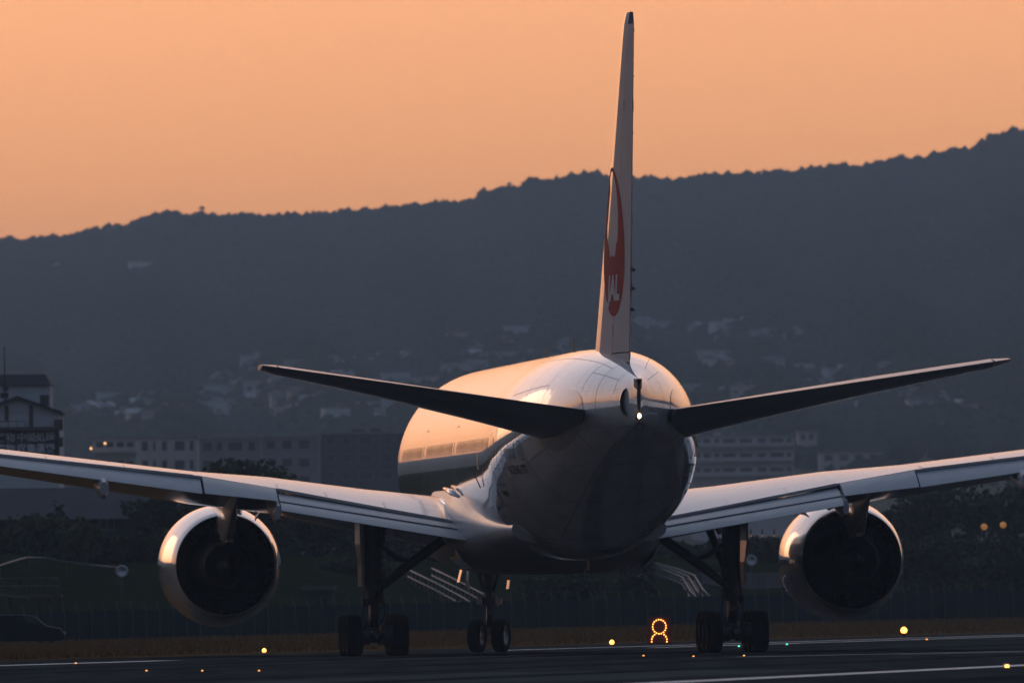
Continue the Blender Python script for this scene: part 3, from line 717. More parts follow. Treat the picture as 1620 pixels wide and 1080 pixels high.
# landing gear
def tyre_mesh(r, w):
    g = MB(); h = w / 2
    return g.lathe([(-h * .72, r * .56), (-h * .95, r * .66), (-h, r * .8), (-h * .92, r * .91), (-h * .72, r * .975), (-h * .45, r * .995), (-h * .43, r * .98), (-h * .39, r * .98), (-h * .37, r), (-h * .13, r), (-h * .11, r * .984), (-h * .07, r * .984), (-h * .05, r),
                    (h * .05, r), (h * .07, r * .984), (h * .11, r * .984), (h * .13, r), (h * .37, r), (h * .39, r * .98), (h * .43, r * .98), (h * .45, r * .995), (h * .72, r * .975), (h * .92, r * .91), (h, r * .8), (h * .95, r * .66), (h * .72, r * .56)], 44, 'X')
def rim_mesh(r, w):
    g = MB(); h = w / 2
    g.lathe([(-h * .74, r * .57), (-h * .78, r * .53), (-h * .5, r * .46), (-h * .42, r * .24), (-h * .62, r * .2), (-h * .66, .01), (h * .66, .01), (h * .62, r * .2), (h * .42, r * .24), (h * .5, r * .46), (h * .78, r * .53), (h * .74, r * .57)], 32, 'X'); return g
TR, TW = .635, .50
tyre0 = rim0 = None
def put(o, name, parent, loc, rz=0.0):
    o.name = name; o.parent = parent; o.location = loc; o.rotation_euler = (0, 0, rz)
for side in (-1, 1):
    X = side * 5.485
    g = MB(); g.tube([(X, .1, 4.3), (X, .08, 3.0), (X, .05, 1.95), (X, .04, 1.55)], [.30, .27, .25, .24], 20)
    g.tube([(X, .04, 1.75), (X, .04, 1.62)], [.29, .29], 20)
    gear = g.build('main_landing_gear', M['gear'], air, smooth=True, sharp=40)
    MB().tube([(X, .04, 1.56), (X, .0, .72)], .155, 18).build('shock_piston', M['chrome'], gear, smooth=True, sharp=40)
    g = MB(); g.tube([(X, 1.75, .66), (X, .5, .60), (X, 0, .62), (X, -.5, .60), (X, -1.75, .66)], [.13, .17, .24, .17, .13], 14).build('truck_beam', M['gear'], gear, smooth=True, sharp=40)
    for y in (1.46, 0, -1.46):
        MB().tube([(X - .72, y, TR - .01), (X + .72, y, TR - .01)], .075, 12).build('axle', M['gear'], gear, smooth=True, sharp=40)
        for e in (-1, 1): MB().lathe([(-.14, .26), (-.12, .30), (.12, .30), (.14, .26)], 18, 'X', (X + e * .34, y, TR), True).build('brake_unit', M['gear'], gear, True, 35)
        for e in (-.70, .70):
            if tyre0 is None:
                tyre0 = tyre_mesh(TR, TW).build('tyre', M['tyre'], gear, True, 35); rim0 = rim_mesh(TR, TW).build('wheel_rim', M['rim'], gear, True, 35)
                put(tyre0, 'tyre', gear, (X + e, y, TR - .012)); put(rim0, 'wheel_rim', gear, (X + e, y, TR - .012))
            else:
                put(inst(tyre0), 'tyre', gear, (X + e, y, TR - .012)); put(inst(rim0), 'wheel_rim', gear, (X + e, y, TR - .012))
    # braces
    Xi = side * 3.35
    MB().tube([(X - side * .12, -.1, 1.98), (X - side * .9, -.1, 2.62), (Xi, -.1, 3.50)], [.10, .15, .15], 12).build('side_brace', M['gear'], gear, smooth=True, sharp=40)
    MB().tube([(X, .3, 2.1), (X - side * .5, 2.6, 3.9)], [.10, .12], 12).build('drag_brace', M['gear'], gear, smooth=True, sharp=40)
    MB().tube([(X - side * .2, -.15, 3.35), (X - side * .75, -.15, 2.95), (X - side * 1.15, -.12, 2.86)], [.06, .09, .05], 8).build('lock_link', M['gear'], gear, smooth=True)
    g = MB(); g.loft([[Vector((X + a, y, z)) for a, z in ((-.12, z0), (.12, z0), (.12, z0 + .12), (-.12, z0 + .12))] for y, z0 in ((-.20, 1.66), (-.62, 1.28))]).build('torque_link', M['gear'], gear)
    g = MB(); g.loft([[Vector((X + a, y, z)) for a, z in ((-.12, z0), (.12, z0), (.12, z0 + .12), (-.12, z0 + .12))] for y, z0 in ((-.62, 1.26), (-.18, .86))]).build('torque_link', M['gear'], gear)
    for q, (dx, z0, z1) in enumerate(((.24, 2.6, 1.0), (-.26, 2.4, .95), (.18, 2.9, 1.3))):
        MB().tube([(X + dx * .9, -.18, z0), (X + dx * 1.15, -.26, (z0 + z1) / 2), (X + dx * 1.35, -.34, z1 + .25), (X + dx * .8, -.22, z1)], .022, 6).build('hydraulic_hose', M['black'], gear, smooth=True)
    MB().box((X - side * .26, -.2, 2.45), (.18, .16, .28)).build('valve_box', M['gear'], gear); MB().box((X + side * .27, -.1, 1.62), (.16, .2, .22)).build('valve_box', M['gear'], gear)
    MB().tube([(X - .03, -1.72, .64), (X - .03, -1.90, .64)], [.16, .10], 12).build('brake_manifold', M['gear'], gear)
    g = MB(); g.loft([[Vector((X + side * a, y, z)) for a, y in ((.40, 1.5), (.45, 1.5), (.45, -.75), (.40, -.75))] for z in (4.2, 3.4)] + [[Vector((X + side * a, y, z)) for a, y in ((.34, 1.2), (.39, 1.2), (.39, -.6), (.34, -.6))] for z in (2.75, 2.1)])
    g.build('gear_door', M['tailgrey'], gear)
    # open inboard bay door under the belly
    g = MB(); g.loft([[Vector((side * x, y, z)) for y in (2.2, -1.9)] + [Vector((side * (x + .05), y, z)) for y in (-1.9, 2.2)] for x, z in ((3.05, 3.2), (2.9, 2.9), (2.6, 2.62))]).build('bay_door', M['white'], gear)
# nose gear, wheels steered to the right
NY = 25.88; ST = R(-21)
ngear = MB().tube([(0, NY, 3.2), (0, NY, 2.0), (0, NY, 1.45)], [.17, .15, .14], 16).build('nose_landing_gear', M['gear'], air, smooth=True, sharp=40)
MB().tube([(0, NY, 1.5), (0, NY - .02, .56)], .09, 14).build('shock_piston', M['chrome'], ngear, smooth=True, sharp=40)
MB().box((0, NY, 1.62), (.62, .3, .26), ST).build('steering_collar', M['gear'], ngear)
MB().tube([(-.2, NY, 2.55), (.0, NY + 1.5, 3.1)], .08, 10).build('drag_brace', M['gear'], ngear, smooth=True); MB().tube([(.2, NY, 2.55), (.0, NY + 1.5, 3.1)], .08, 10).build('drag_brace', M['gear'], ngear, smooth=True)
MB().tube([(-.36, NY - .05, 2.62), (-.12, NY - .05, 1.95)], .06, 8).build('side_strut', M['gear'], ngear, smooth=True); MB().tube([(.36, NY - .05, 2.62), (.12, NY - .05, 1.95)], .06, 8).build('side_strut', M['gear'], ngear, smooth=True)
for z0, z1, y0, y1 in ((1.45, 1.15, -.15, -.42), (1.13, .8, -.42, -.12)):
    MB().loft([[Vector((a, NY + y, z)) for a, z in ((-.09, zz), (.09, zz), (.09, zz + .09), (-.09, zz + .09))] for y, zz in ((y0, z0), (y1, z1))]).build('torque_link', M['gear'], ngear)
NR = .54
for e in (-.40, .40):
    d = Matrix.Rotation(ST, 4, 'Z') @ Vector((e, 0, 0)); loc = (d.x, NY + d.y, NR - .01)
    if e < 0:
        nt0 = tyre_mesh(NR, .42).build('tyre', M['tyre'], ngear, True, 35); nr0 = rim_mesh(NR, .42).build('wheel_rim', M['rim'], ngear, True, 35)
        put(nt0, 'tyre', ngear, loc, ST); put(nr0, 'wheel_rim', ngear, loc, ST)
    else: put(inst(nt0), 'tyre', ngear, loc, ST); put(inst(nr0), 'wheel_rim', ngear, loc, ST)
for e in (-1, 1):
    MB().box((e * .30, NY - .22, 1.63), (.2, .12, .2), ST).build('taxi_lamp', M['metal'], ngear)
    MB().loft([[Vector((e * x, NY + y, z)) for y in (-.35, .7)] + [Vector((e * (x + .03), NY + y, z)) for y in (.7, -.35)] for x, z in ((.60, 2.95), (.66, 2.3), (.62, 2.02))]).build('gear_door', M['white'], ngear)
    MB().loft([[Vector((e * x, NY + y, z)) for y in (1.5, 2.5)] + [Vector((e * (x + .03), NY + y, z)) for y in (2.5, 1.5)] for x, z in ((.62, 2.95), (.74, 2.5), (.80, 2.25))]).build('forward_gear_door', M['white'], ngear)

# ------------------------------------------------------------------ verge, fence, embankment
def lerp(a, b, t): return a + (b - a) * t
def fence_pt(t, extra=0.0):
    """t 0..1 along the boundary fence"""
    d = lerp(690.0, 915.0, t) + extra; u = lerp(-90.0, 1710.0, t)
    p = P(u, 1000, d); return Vector((p.x, p.y, lerp(-0.02, 0.50, max(0, t)) if t > 0 else -.02))
M['verge'] = mat('dry_verge', (0.14, 0.070, 0.022), 0.95, spec=0, vscale=.25, col2=(0.15, 0.085, 0.034))
M['grass'] = mat('dry_grass', (0.17, 0.088, 0.030), 0.9, spec=0, vscale=.3, col2=(0.24, 0.14, 0.055))
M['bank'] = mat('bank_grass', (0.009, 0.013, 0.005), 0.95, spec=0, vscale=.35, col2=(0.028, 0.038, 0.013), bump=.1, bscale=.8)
M['fence'] = mat('fence_panel', (0.022, 0.034, 0.046), 0.8, spec=0, var=.25, vscale=.7)
M['fencepost'] = mat('fence_post', (0.05, 0.055, 0.06), 0.6, var=.2)
V = []; Fc = []; nv = 40
def shoulder_hit(az):
    # where the sight direction az meets the runway's left shoulder
    d = Vector((math.sin(az), math.cos(az), 0)); o = RW0 + RN * -6.0
    den = d.x * RW.y - d.y * RW.x
    t = (o.x * RW.y - o.y * RW.x) / den; return d * t
row0, row1 = [], []
for i in range(nv + 1):
    t = lerp(-.12, 1.12, i / nv); f = fence_pt(t, 6.0); az = math.atan2(f.x, f.y); n0 = shoulder_hit(az); n0.z = -.008; row0.append(n0); row1.append(f)
for k in range(5): V += [r0.lerp(r1, k / 4) - Vector((0, 0, 0.004 if k else 0.0)) for r0, r1 in zip(row0, row1)]
for k in range(4):
    for i in range(nv): a = k * (nv + 1) + i; Fc.append((a, a + 1, a + nv + 2, a + nv + 1))
struct(make('verge', V, Fc, M['verge']))
# dry grass on the verge
n = 42000
ti = RNG.uniform(-.05, 1.05, n); tk = RNG.uniform(.03, .98, n) ** .8
fx = ti * 1.0; idx = np.clip(((ti + .12) / 1.24 * nv), 0, nv - .001); i0 = idx.astype(int); fr = (idx - i0)[:, None]
r0 = np.array([p[:] for p in row0]); r1 = np.array([p[:] for p in row1])
A0 = r0[i0] * (1 - fr) + r0[i0 + 1] * fr; A1 = r1[i0] * (1 - fr) + r1[i0 + 1] * fr
B = A0 * (1 - tk[:, None]) + A1 * tk[:, None]
hh = RNG.uniform(.06, .20, n); ww = RNG.uniform(.02, .06, n); th = RNG.uniform(0, 6.28, n); ln = RNG.normal(0, .07, (n, 2))
dx = np.stack([np.cos(th) * ww, np.sin(th) * ww, np.zeros(n)], -1)
top = B + np.stack([ln[:, 0], ln[:, 1], hh], -1)
Vg = np.stack([B - dx, B + dx, top + dx * .2, top - dx * .2], 1).reshape(-1, 3)
g = fast_mesh('verge_grass', Vg, np.arange(n * 4).reshape(-1, 4), M['grass']); g['kind'] = 'stuff'
tag(g, 'short dry brown grass between the runway and the boundary fence', 'grass')
# boundary fence: posts with slanted arms, dark panels
fen = empty('boundary_fence', fence_pt(.5)); fb = fence_pt(.5)
tag(fen, 'long dark boundary fence with slanted post tops behind the dry verge', 'fence')
NP = 84; post0 = None
for i in range(NP + 1):
    t = i / NP; p = fence_pt(t) - fb; h = lerp(1.32, 1.62, t)
    if post0 is None:
        g = MB(); g.box((0, 0, .5), (.09, .09, 1.0)); g.bar((0, 0, 1.0), (-.10, -.05, 1.32), .07)
        post0 = g.build('post', M['fencepost'], fen); q = post0
    else: q = inst(post0, fen); q.name = 'post'
    q.location = p; q.scale = (1, 1, h / 1.05)
    if i < NP:
        p2 = fence_pt((i + 1) / NP) - fb; m_ = (p + p2) / 2; L = (p2 - p).length; az = math.atan2(p2.y - p.y, p2.x - p.x)
        if i == 0: pan0 = MB().box((0, .06, .5), (1, .025, 1.0)).build('panel', M['fence'], fen); q = pan0
        else: q = inst(pan0, fen); q.name = 'panel'
        q.location = m_; q.scale = (L * .985, 1, h); q.rotation_euler = (0, 0, az)
# the bank behind the fence and the level ground the town stands on
V = []; Fc = []; prof = [(5, 0.0), (25, .3), (60, 1.2), (100, 3.2), (118, 3.9), (140, 4.0), (300, 4.1), (700, 4.6), (1400, 5.5), (2300, 8.0)]
ts = [lerp(-.6, 1.6, i / 90) for i in range(91)]
for t in ts:
    for off, z in prof:
        f = fence_pt(t, off); w = .25 * math.sin(t * 23) + .2 * math.sin(t * 51 + off)
        V.append((f.x, f.y, max(0, f.z) * (1 - min(1, off / 60)) + z + (w if 60 < off < 200 else 0) - (.02 if off == 5 else 0)))
npf = len(prof)
for i in range(len(ts) - 1):
    for j in range(npf - 1): a = i * npf + j; Fc.append((a, a + 1, a + npf + 1, a + npf))
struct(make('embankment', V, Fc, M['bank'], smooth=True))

def bank_z(p):
    t = (p.x - fence_pt(0).x) / (fence_pt(1).x - fence_pt(0).x)
    for _ in range(5):
        off = p.y - fence_pt(t).y; q = fence_pt(t, off); t += (p.x - q.x) / 52.0
    off = p.y - fence_pt(t).y
    return float(np.interp(off, [a for a, b_ in prof], [b_ for a, b_ in prof])), off
def on_bank(u, v, h=0.0):
    for d in np.arange(700, 1100, 1.0):
        p = P(u, v, d); z, off = bank_z(p)
        if off > 6 and z + h >= p.z: return p
    return P(u, v, 900.0)

# ------------------------------------------------------------------ trees and shrubs
M['leaf'] = mat('dark_leaves', (0.026, 0.034, 0.013), 0.7, spec=.2, vscale=.9, col2=(0.05, 0.06, 0.022))
M['leaf2'] = mat('olive_leaves', (0.05, 0.055, 0.018), 0.7, spec=.2, vscale=.9, col2=(0.085, 0.085, 0.03))
M['conifer'] = mat('conifer_needles', (0.014, 0.022, 0.014), 0.75, spec=.15, vscale=.9, col2=(0.028, 0.038, 0.022))
M['bark'] = mat('bark', (0.06, 0.045, 0.035), 0.9, var=.3, vscale=3)
def leaf_cloud(C, Rr, n, size, flat=.85):
    """n leaf clumps spread through ellipsoids C with radii Rr"""
    C, Rr = np.array(C, float), np.array(Rr, float); w = Rr.prod(1); w = w / w.sum()
    k = RNG.choice(len(C), n, p=w); d = RNG.normal(size=(n, 3)); d /= np.linalg.norm(d, axis=1)[:, None]
    q = C[k] + d * Rr[k] * (RNG.uniform(.35, 1, n) ** .5)[:, None] * (1 + RNG.normal(0, .08, (n, 1)))
    a = RNG.normal(size=(n, 3)); a /= np.linalg.norm(a, axis=1)[:, None]; b_ = np.cross(a, RNG.normal(size=(n, 3))); b_ /= np.linalg.norm(b_, axis=1)[:, None]
    s = RNG.uniform(.6, 1.3, (n, 1)) * size
    Vv = np.stack([q - a * s, q + b_ * s * .6, q + a * s, q - b_ * s * .6], 1).reshape(-1, 3)
    return Vv, np.arange(n * 4).reshape(-1, 4)
def tree(name, label, cat, base, height, width, m, kind='round', group=None, n=1500, size=.22):
    t = empty(name, base); tag(t, label, cat, group)
    if kind == 'round':
        k = 9; C = [(RNG.uniform(-.34, .34) * width, RNG.uniform(-.3, .3) * width, height * RNG.uniform(.42, .80)) for _ in range(k)] + [(0, 0, height * .6)]
        Rr = [(width * RNG.uniform(.16, .28), width * RNG.uniform(.16, .28), height * RNG.uniform(.13, .22)) for _ in range(k)] + [(width * .34, width * .34, height * .33)]
    elif kind == 'shrub':
        k = 9; C = [(RNG.uniform(-.40, .40) * width, RNG.uniform(-.15, .15) * width, height * RNG.uniform(.3, .72)) for _ in range(k)] + [(0, 0, height * .45)]
        Rr = [(width * RNG.uniform(.12, .2), width * RNG.uniform(.12, .2), height * RNG.uniform(.2, .3)) for _ in range(k)] + [(width * .42, width * .25, height * .45)]
    else:
        C = [(0, 0, height * (.18 + .8 * i / 8)) for i in range(9)]; Rr = [(width * .5 * (1 - i / 9.5), width * .5 * (1 - i / 9.5), height * .075) for i in range(9)]
    Vv, Fv = leaf_cloud(C, Rr, n, size)
    fast_mesh('crown', Vv, Fv, m, t)
    g = MB(); g.tube([(0, 0, -.3), (width * .01, 0, height * .35), (0, width * .01, height * .75)], [width * .035, width * .026, width * .01], 8)
    for q in range(4):
        a = q * 1.7; g.tube([(0, 0, height * (.3 + .07 * q)), (math.cos(a) * width * .22, math.sin(a) * width * .22, height * (.5 + .08 * q))], [width * .016, width * .006], 5)
    g.build('trunk', M['bark'], t, smooth=True)
    return t
def tree_px(name, label, cat, u, v0, v1, wpx, d, m, kind='round', group=None, n=1500, size=.22):
    base = P(u, v0, d); k = d / F_PX; base.z = bank_z(base)[0] - .1
    return tree(name, label, cat, base, P(u, v1, d).z - base.z, wpx * k, m, kind, group, n, size)
tree_px('shrub', 'broad dark shrub below the wide roofed house', 'shrub', 45, 885, 806, 120, 885, M['leaf2'], 'shrub')
tree_px('shrub', 'rounded shrub beside the tall house window', 'shrub', 132, 884, 812, 70, 882, M['leaf2'], 'shrub')
tree_px('conifer', 'small dark conifer rising between the shrubs and the house wall', 'tree', 92, 880, 788, 62, 895, M['conifer'], 'cone', n=900, size=.16)
tree_px('broadleaf_tree', 'dark broad tree beside the house and behind the engine', 'tree', 255, 885, 780, 120, 900, M['leaf'], 'round')
tree_px('broadleaf_tree', 'dense dark tree between the engine and the left wing', 'tree', 335, 885, 765, 130, 905, M['leaf'], 'round')
tree_px('broadleaf_tree', 'olive topped tree showing above the left wing', 'tree', 405, 900, 712, 190, 940, M['leaf2'], 'round', n=3000)
tree_px('broadleaf_tree', 'dark tree under the inboard part of the left wing', 'tree', 510, 905, 790, 130, 930, M['leaf'], 'round')
tree_px('shrub', 'low dark shrub on the bank left of the landing gear', 'shrub', 225, 905, 850, 150, 850, M['leaf'], 'shrub')
tree_px('shrub', 'low shrub on the bank behind the left main wheels', 'shrub', 560, 935, 880, 130, 870, M['leaf'], 'shrub')
tree_px('shrub', 'round green shrub at the foot of the pale stair rails', 'shrub', 1005, 962, 905, 80, 900, M['leaf'], 'shrub')
tree_px('shrub', 'spreading shrub on the bank behind the nose wheels', 'shrub', 890, 965, 905, 150, 880, M['leaf'], 'shrub')
for i, u in enumerate(range(-20, 300, 46)):
    tree_px('shrub', 'bushy shrub in the dark hedge row along the top of the bank', 'shrub', u, 884, 838 + 9 * math.sin(i * 1.9), 78, 828 + 4 * i, M['leaf'] if i % 3 else M['leaf2'], 'shrub', 'hedge row on the bank', n=900)
for i, u in enumerate(range(640, 1010, 60)):
    tree_px('shrub', 'bushy shrub on the bank seen below the fuselage', 'shrub', u, 900, 868 + 8 * math.sin(i * 2.3), 90, 905 + 3 * i, M['leaf'], 'shrub', 'shrubs below the fuselage', n=900)
for i, u in enumerate(range(425, 700, 48)):
    tree_px('shrub', 'tall bush in the dark thicket behind the left main gear', 'shrub', u, 890, 806 + 10 * math.sin(i * 2.1), 92, 955 + 4 * i, M['leaf'], 'shrub', 'thicket behind the left main gear', n=1100)
for i, u in enumerate(range(1060, 1300, 46)):
    tree_px('shrub', 'low bush in the thicket behind the right main gear', 'shrub', u, 890, 852 + 8 * math.sin(i * 1.7), 80, 1030 + 4 * i, M['leaf'], 'shrub', 'thicket behind the right main gear', n=900)
for i, u in enumerate(range(1300, 1700, 52)):
    tree_px('shrub', 'bush in the undergrowth below the right tree belt', 'shrub', u, 900, 846 + 9 * math.sin(i * 2.7), 96, 1045 + 3 * i, M['leaf'], 'shrub', 'undergrowth below the right tree belt', n=900)
for i, (u, v1, w) in enumerate(((1455, 775, 130), (1530, 750, 150), (1600, 762, 140), (1660, 740, 140), (1400, 800, 110))):
    tree_px('broadleaf_tree', 'dark broad tree in the belt beyond the right engine', 'tree', u, 905, v1, w, 1060 + 12 * i, M['leaf'], 'round', 'trees beyond the right engine', n=1700)
for i, (u, v1, w, v0) in enumerate(((1480, 850, 150, 930), (1590, 862, 160, 925), (1290, 858, 120, 925))):
    tree_px('shrub', 'low dark shrub in front of the tree belt beyond the right engine', 'shrub', u, v0, v1, w, 960 + 8 * i, M['leaf'], 'shrub', 'shrubs before the right tree belt')

# ------------------------------------------------------------------ buildings
M['wall_white'] = mat('white_wall', (0.62, 0.64, 0.66), 0.8, spec=.2, var=.1, vscale=.4)
M['wall_pale'] = mat('pale_render', (0.55, 0.51, 0.49), 0.85, spec=.2, var=.12, vscale=.2)
M['wall_grey'] = mat('grey_concrete', (0.26, 0.25, 0.26), 0.85, spec=.2, var=.2, vscale=.2)
M['wall_dark'] = mat('dark_cladding', (0.06, 0.062, 0.07), 0.8, spec=.2, var=.15, vscale=.4)
M['roof_dark'] = mat('dark_roof', (0.012, 0.014, 0.018), 0.7, var=.2, vscale=.6)
M['roof_grey'] = mat('grey_roof', (0.10, 0.11, 0.125), 0.7, var=.2, vscale=.6)
M['brown'] = mat('brown_trim', (0.10, 0.075, 0.065), 0.75, var=.2, vscale=1)
M['pane'] = mat('window_pane', (0.02, 0.024, 0.03), 0.15, var=.1)
M['signboard'] = mat('sign_board', (0.028, 0.022, 0.022), 0.7, var=.2)
M['sign_text'] = mat('sign_text', (0.80, 0.81, 0.84), 0.7, var=.1)
M['rail'] = mat('pale_rail', (0.13, 0.125, 0.115), 0.5, var=.15)
def prism(g, x0, x1, y0, y1, z0, zr, over=.0, axis='X'):
    """gabled roof, ridge along axis"""
    if axis == 'X': v = [(x0, y0, z0), (x1, y0, z0), (x1, y1, z0), (x0, y1, z0), (x0, (y0 + y1) / 2, zr), (x1, (y0 + y1) / 2, zr)]; f = [(0, 1, 5, 4), (2, 3, 4, 5), (0, 4, 3), (1, 2, 5), (0, 3, 2, 1)]
    else: v = [(x0, y0, z0), (x1, y0, z0), (x1, y1, z0), (x0, y1, z0), ((x0 + x1) / 2, y0, zr), ((x0 + x1) / 2, y1, zr)]; f = [(0, 1, 4), (2, 3, 5), (1, 2, 5, 4), (3, 0, 4, 5), (0, 3, 2, 1)]
    g.add(v, f)

# the warehouse with the lettered board, at 1050 m
D = 1050.0; k = D / F_PX
o_ = P(0, 690, D); zb = 4.2
bld = empty('warehouse', (o_.x, D, zb)); tag(bld, 'pale gabled warehouse carrying a dark board of large white characters', 'building')
def bx(u): return P(u, 690, D).x - o_.x
def bz(v): return P(40, v, D).z - zb
MB().box(((bx(-90) + bx(93)) / 2, 6.0, bz(652) / 2), (bx(93) - bx(-90), 12, bz(652))).build('wall', M['wall_white'], bld)
g = MB(); prism(g, bx(-40), bx(96), -.05, 12.05, bz(652), bz(630), axis='Y'); g.build('gable_wall', M['wall_white'], bld)
g = MB()
for s0, s1 in (((-42, 653.5), (28, 628.5)), ((28, 628.5), (98, 653.5))):
    g.bar((bx(s0[0]), -.25, bz(s0[1])), (bx(s1[0]), -.25, bz(s1[1])), .5, .09); g.loft([[Vector((bx(a[0]), y, bz(a[1]) + dz)) for y, dz in ((-.4, 0), (12.3, 0), (12.3, .1), (-.4, .1))] for a in (s0, s1)])
roof = g.build('roof', M['roof_dark'], bld)
MB().box(((bx(-90) + bx(75)) / 2, 10.5, (bz(605) + bz(650)) / 2), (bx(75) - bx(-90), 6.0, bz(605) - bz(650))).build('upper_storey', M['wall_white'], bld)
g = MB(); x0, x1, x2 = bx(-90), bx(67), bx(77)
g.loft([[Vector((x0, 7.2, bz(606.5))), Vector((x2, 7.2, bz(606.5))), Vector((x2, 13.8, bz(606.5))), Vector((x0, 13.8, bz(606.5)))], [Vector((x0, 8.4, bz(589))), Vector((x1, 8.4, bz(589))), Vector((x1, 12.6, bz(589))), Vector((x0, 12.6, bz(589)))]]).build('upper_roof', M['roof_dark'], bld)
for u, v0, v1, w in ((11, 641, 664, 6), (49.5, 640, 676, 6)): MB().box((bx(u), -.06, (bz(v0) + bz(v1)) / 2), (w * k, .1, (v1 - v0) * k)).build('shutter', M['brown'], bld)
for u0, u1, v0, v1, y in ((60, 74, 623, 641, 5.5), (86, 100, 664, 681, -.5), (94, 100, 692, 707, -.3)): MB().box((bx((u0 + u1) / 2), y, (bz(v0) + bz(v1)) / 2), ((u1 - u0) * k, .7, (v1 - v0) * k)).build('air_conditioner', M['brown'], bld)
MB().box(((bx(-90) + bx(90)) / 2, -.5, bz(678)), (bx(90) - bx(-90), 1.0, .22)).build('ledge', M['brown'], bld)
g = MB(); g.bar((bx(-60), -.9, bz(666.3)), (bx(41), -.9, bz(666.3)), .06)
for u in (-40, -25, -12, 0, 14, 28, 41): g.bar((bx(u), -.9, bz(666.3)), (bx(u), -.9, bz(677)), .05)
g.build('balcony_rail', M['rail'], bld)
MB().box(((bx(-90) + bx(94)) / 2, -.30, (bz(681) + bz(722)) / 2), (bx(94) - bx(-90), .16, (722 - 681) * k)).build('sign_board', M['signboard'], bld)
for row, v in (('廃棄物', 691), ('廃棄物', 709)):
    g = MB()
    chars = [('廃', -14), ('棄', 1.5), ('物', 16.5)] + ([('中', 34.5), ('間', 49.5), ('処', 64.5), ('理', 79.5)] if v == 691 else [('収', 34.5), ('集', 49.5), ('運', 64.5), ('搬', 79.5)])
    for ch, u in chars:
        Vt, Ft = text_mesh(ch, 15.5 * k, bold=.012)
        xs_ = [a.x for a in Vt]; ys_ = [a.y for a in Vt]; cx, cy_ = (min(xs_) + max(xs_)) / 2, (min(ys_) + max(ys_)) / 2
        g.add([(bx(u) + a.x - cx, -.39, bz(v) + a.y - cy_) for a in Vt], Ft)
    g.build('lettering', M['sign_text'], bld)
MB().tube([(bx(4), 6, bz(632)), (bx(3.5), 6, bz(545))], [.07, .03], 6).build('mast', M['roof_dark'], bld)
g = MB(); g.box((bx(3), 6, bz(623)), (.5, .5, .35)); g.box((bx(5), 6, bz(612)), (.35, .4, .3)); g.build('mast_bracket', M['roof_dark'], bld)
MB().tube([(bx(87), .2, bz(652)), (bx(96), .2, bz(653)), (bx(96.5), .2, bz(664))], .03, 5).build('conduit', M['roof_dark'], bld)

# dark wide-roofed house behind the shrubs
D = 925.0; k = D / F_PX; hc = P(120, 880, D); zb = 4.0
ho = empty('wide_roofed_house', (hc.x, D, zb)); tag(ho, 'dark wide roofed house with one tall window behind the shrubs', 'house')
W_ = 370 * k; ht = P(120, 818, D).z - zb; hr = P(120, 770, D).z - zb
wl_ = MB().box((0, 5, ht / 2), (W_, 10, ht)).build('wall', M['wall_dark'], ho)
g = MB(); prism(g, -W_ / 2 - .4, W_ / 2 + .4, -.8, 10.8, ht, hr); g.build('roof', M['wall_dark'], ho)
wx = (170 - 120) * k; wz = P(170, 825, D).z - zb
wi = MB().box((wx, -.03, wz), (24 * k, .08, 26 * k)).build('window', M['wall_grey'], ho)
for e in (-1, 1): MB().box((wx + e * 5.6 * k, -.08, wz), (9 * k, .04, 22 * k)).build('pane', M['pane'], wi)
g = MB(); g.bar((-W_ / 2 - .3, -.85, ht - .05), (W_ / 2 + .3, -.85, ht - .05), .12); g.build('gutter', M['wall_grey'], ho)

def block(label, u0, u1, vt, D, storeys, sh, mw, zb, windows, group=None, depth=12.0, balcony=False, name='apartment_block', roofbits=()):
    """flat-roofed block: window spans (u) per storey, storey height sh px"""
    k = D / F_PX; c = P((u0 + u1) / 2, vt, D); o = empty(name, (c.x, D, zb)); tag(o, label, 'building', group)
    H = c.z - zb; W = (u1 - u0) * k
    MB().box((0, depth / 2, H / 2), (W, depth, H)).build('wall', mw, o)
    MB().box((0, depth / 2, H + .12), (W + .4, depth + .4, .3)).build('roof_slab', M['wall_grey'], o)
    for s in range(storeys):
        z1 = H - s * sh * k - .35; zh = sh * k * .52
        if balcony:
            b_ = MB().box((0, -.75, z1 - zh - .1), (W * .99, 1.4, .18)).build('balcony', mw, o)
            MB().box((0, -1.4, z1 - zh + .25), (W * .99, .1, .6)).build('parapet', mw, b_)
        for a, b2 in windows:
            w = (b2 - a) * k; x = ((a + b2) / 2 - (u0 + u1) / 2) * k
            fr = MB().box((x, -.02, z1 - zh / 2), (w, .1, zh)).build('window', M['wall_grey'], o)
            MB().box((x, -.06, z1 - zh / 2), (w * .9, .06, zh * .88)).build('pane', M['pane'], fr)
    for a, b2, hh_ in roofbits: MB().box((((a + b2) / 2 - (u0 + u1) / 2) * k, depth / 2, H + hh_ * k / 2), ((b2 - a) * k, 4, hh_ * k)).build('roof_house', mw, o)
    return o
a1 = block('pale apartment block with full-width balconies beside the lettered warehouse', 146, 216, 694, 2150, 3, 30, M['wall_pale'], 6.0, ((152, 164), (168, 180), (184, 196), (200, 212)), balcony=True)
block('long pale apartment block with separate square windows next to the balconied one', 217, 312, 693, 2165, 3, 30, M['wall_pale'], 6.0, ((224, 234), (242, 246), (256, 264), (276, 292), (300, 306)))
block('flat roofed grey apartment block above the left wing', 313, 412, 694, 2200, 3, 29, M['wall_grey'], 6.0, ((320, 336), (342, 352), (360, 384), (392, 404)), roofbits=((330, 350, 6),))
block('low grey block with window bands behind the olive tree', 414, 505, 692, 2300, 3, 28, M['wall_grey'], 6.0, ((422, 436), (446, 462), (472, 490)), roofbits=((485, 502, 9),))
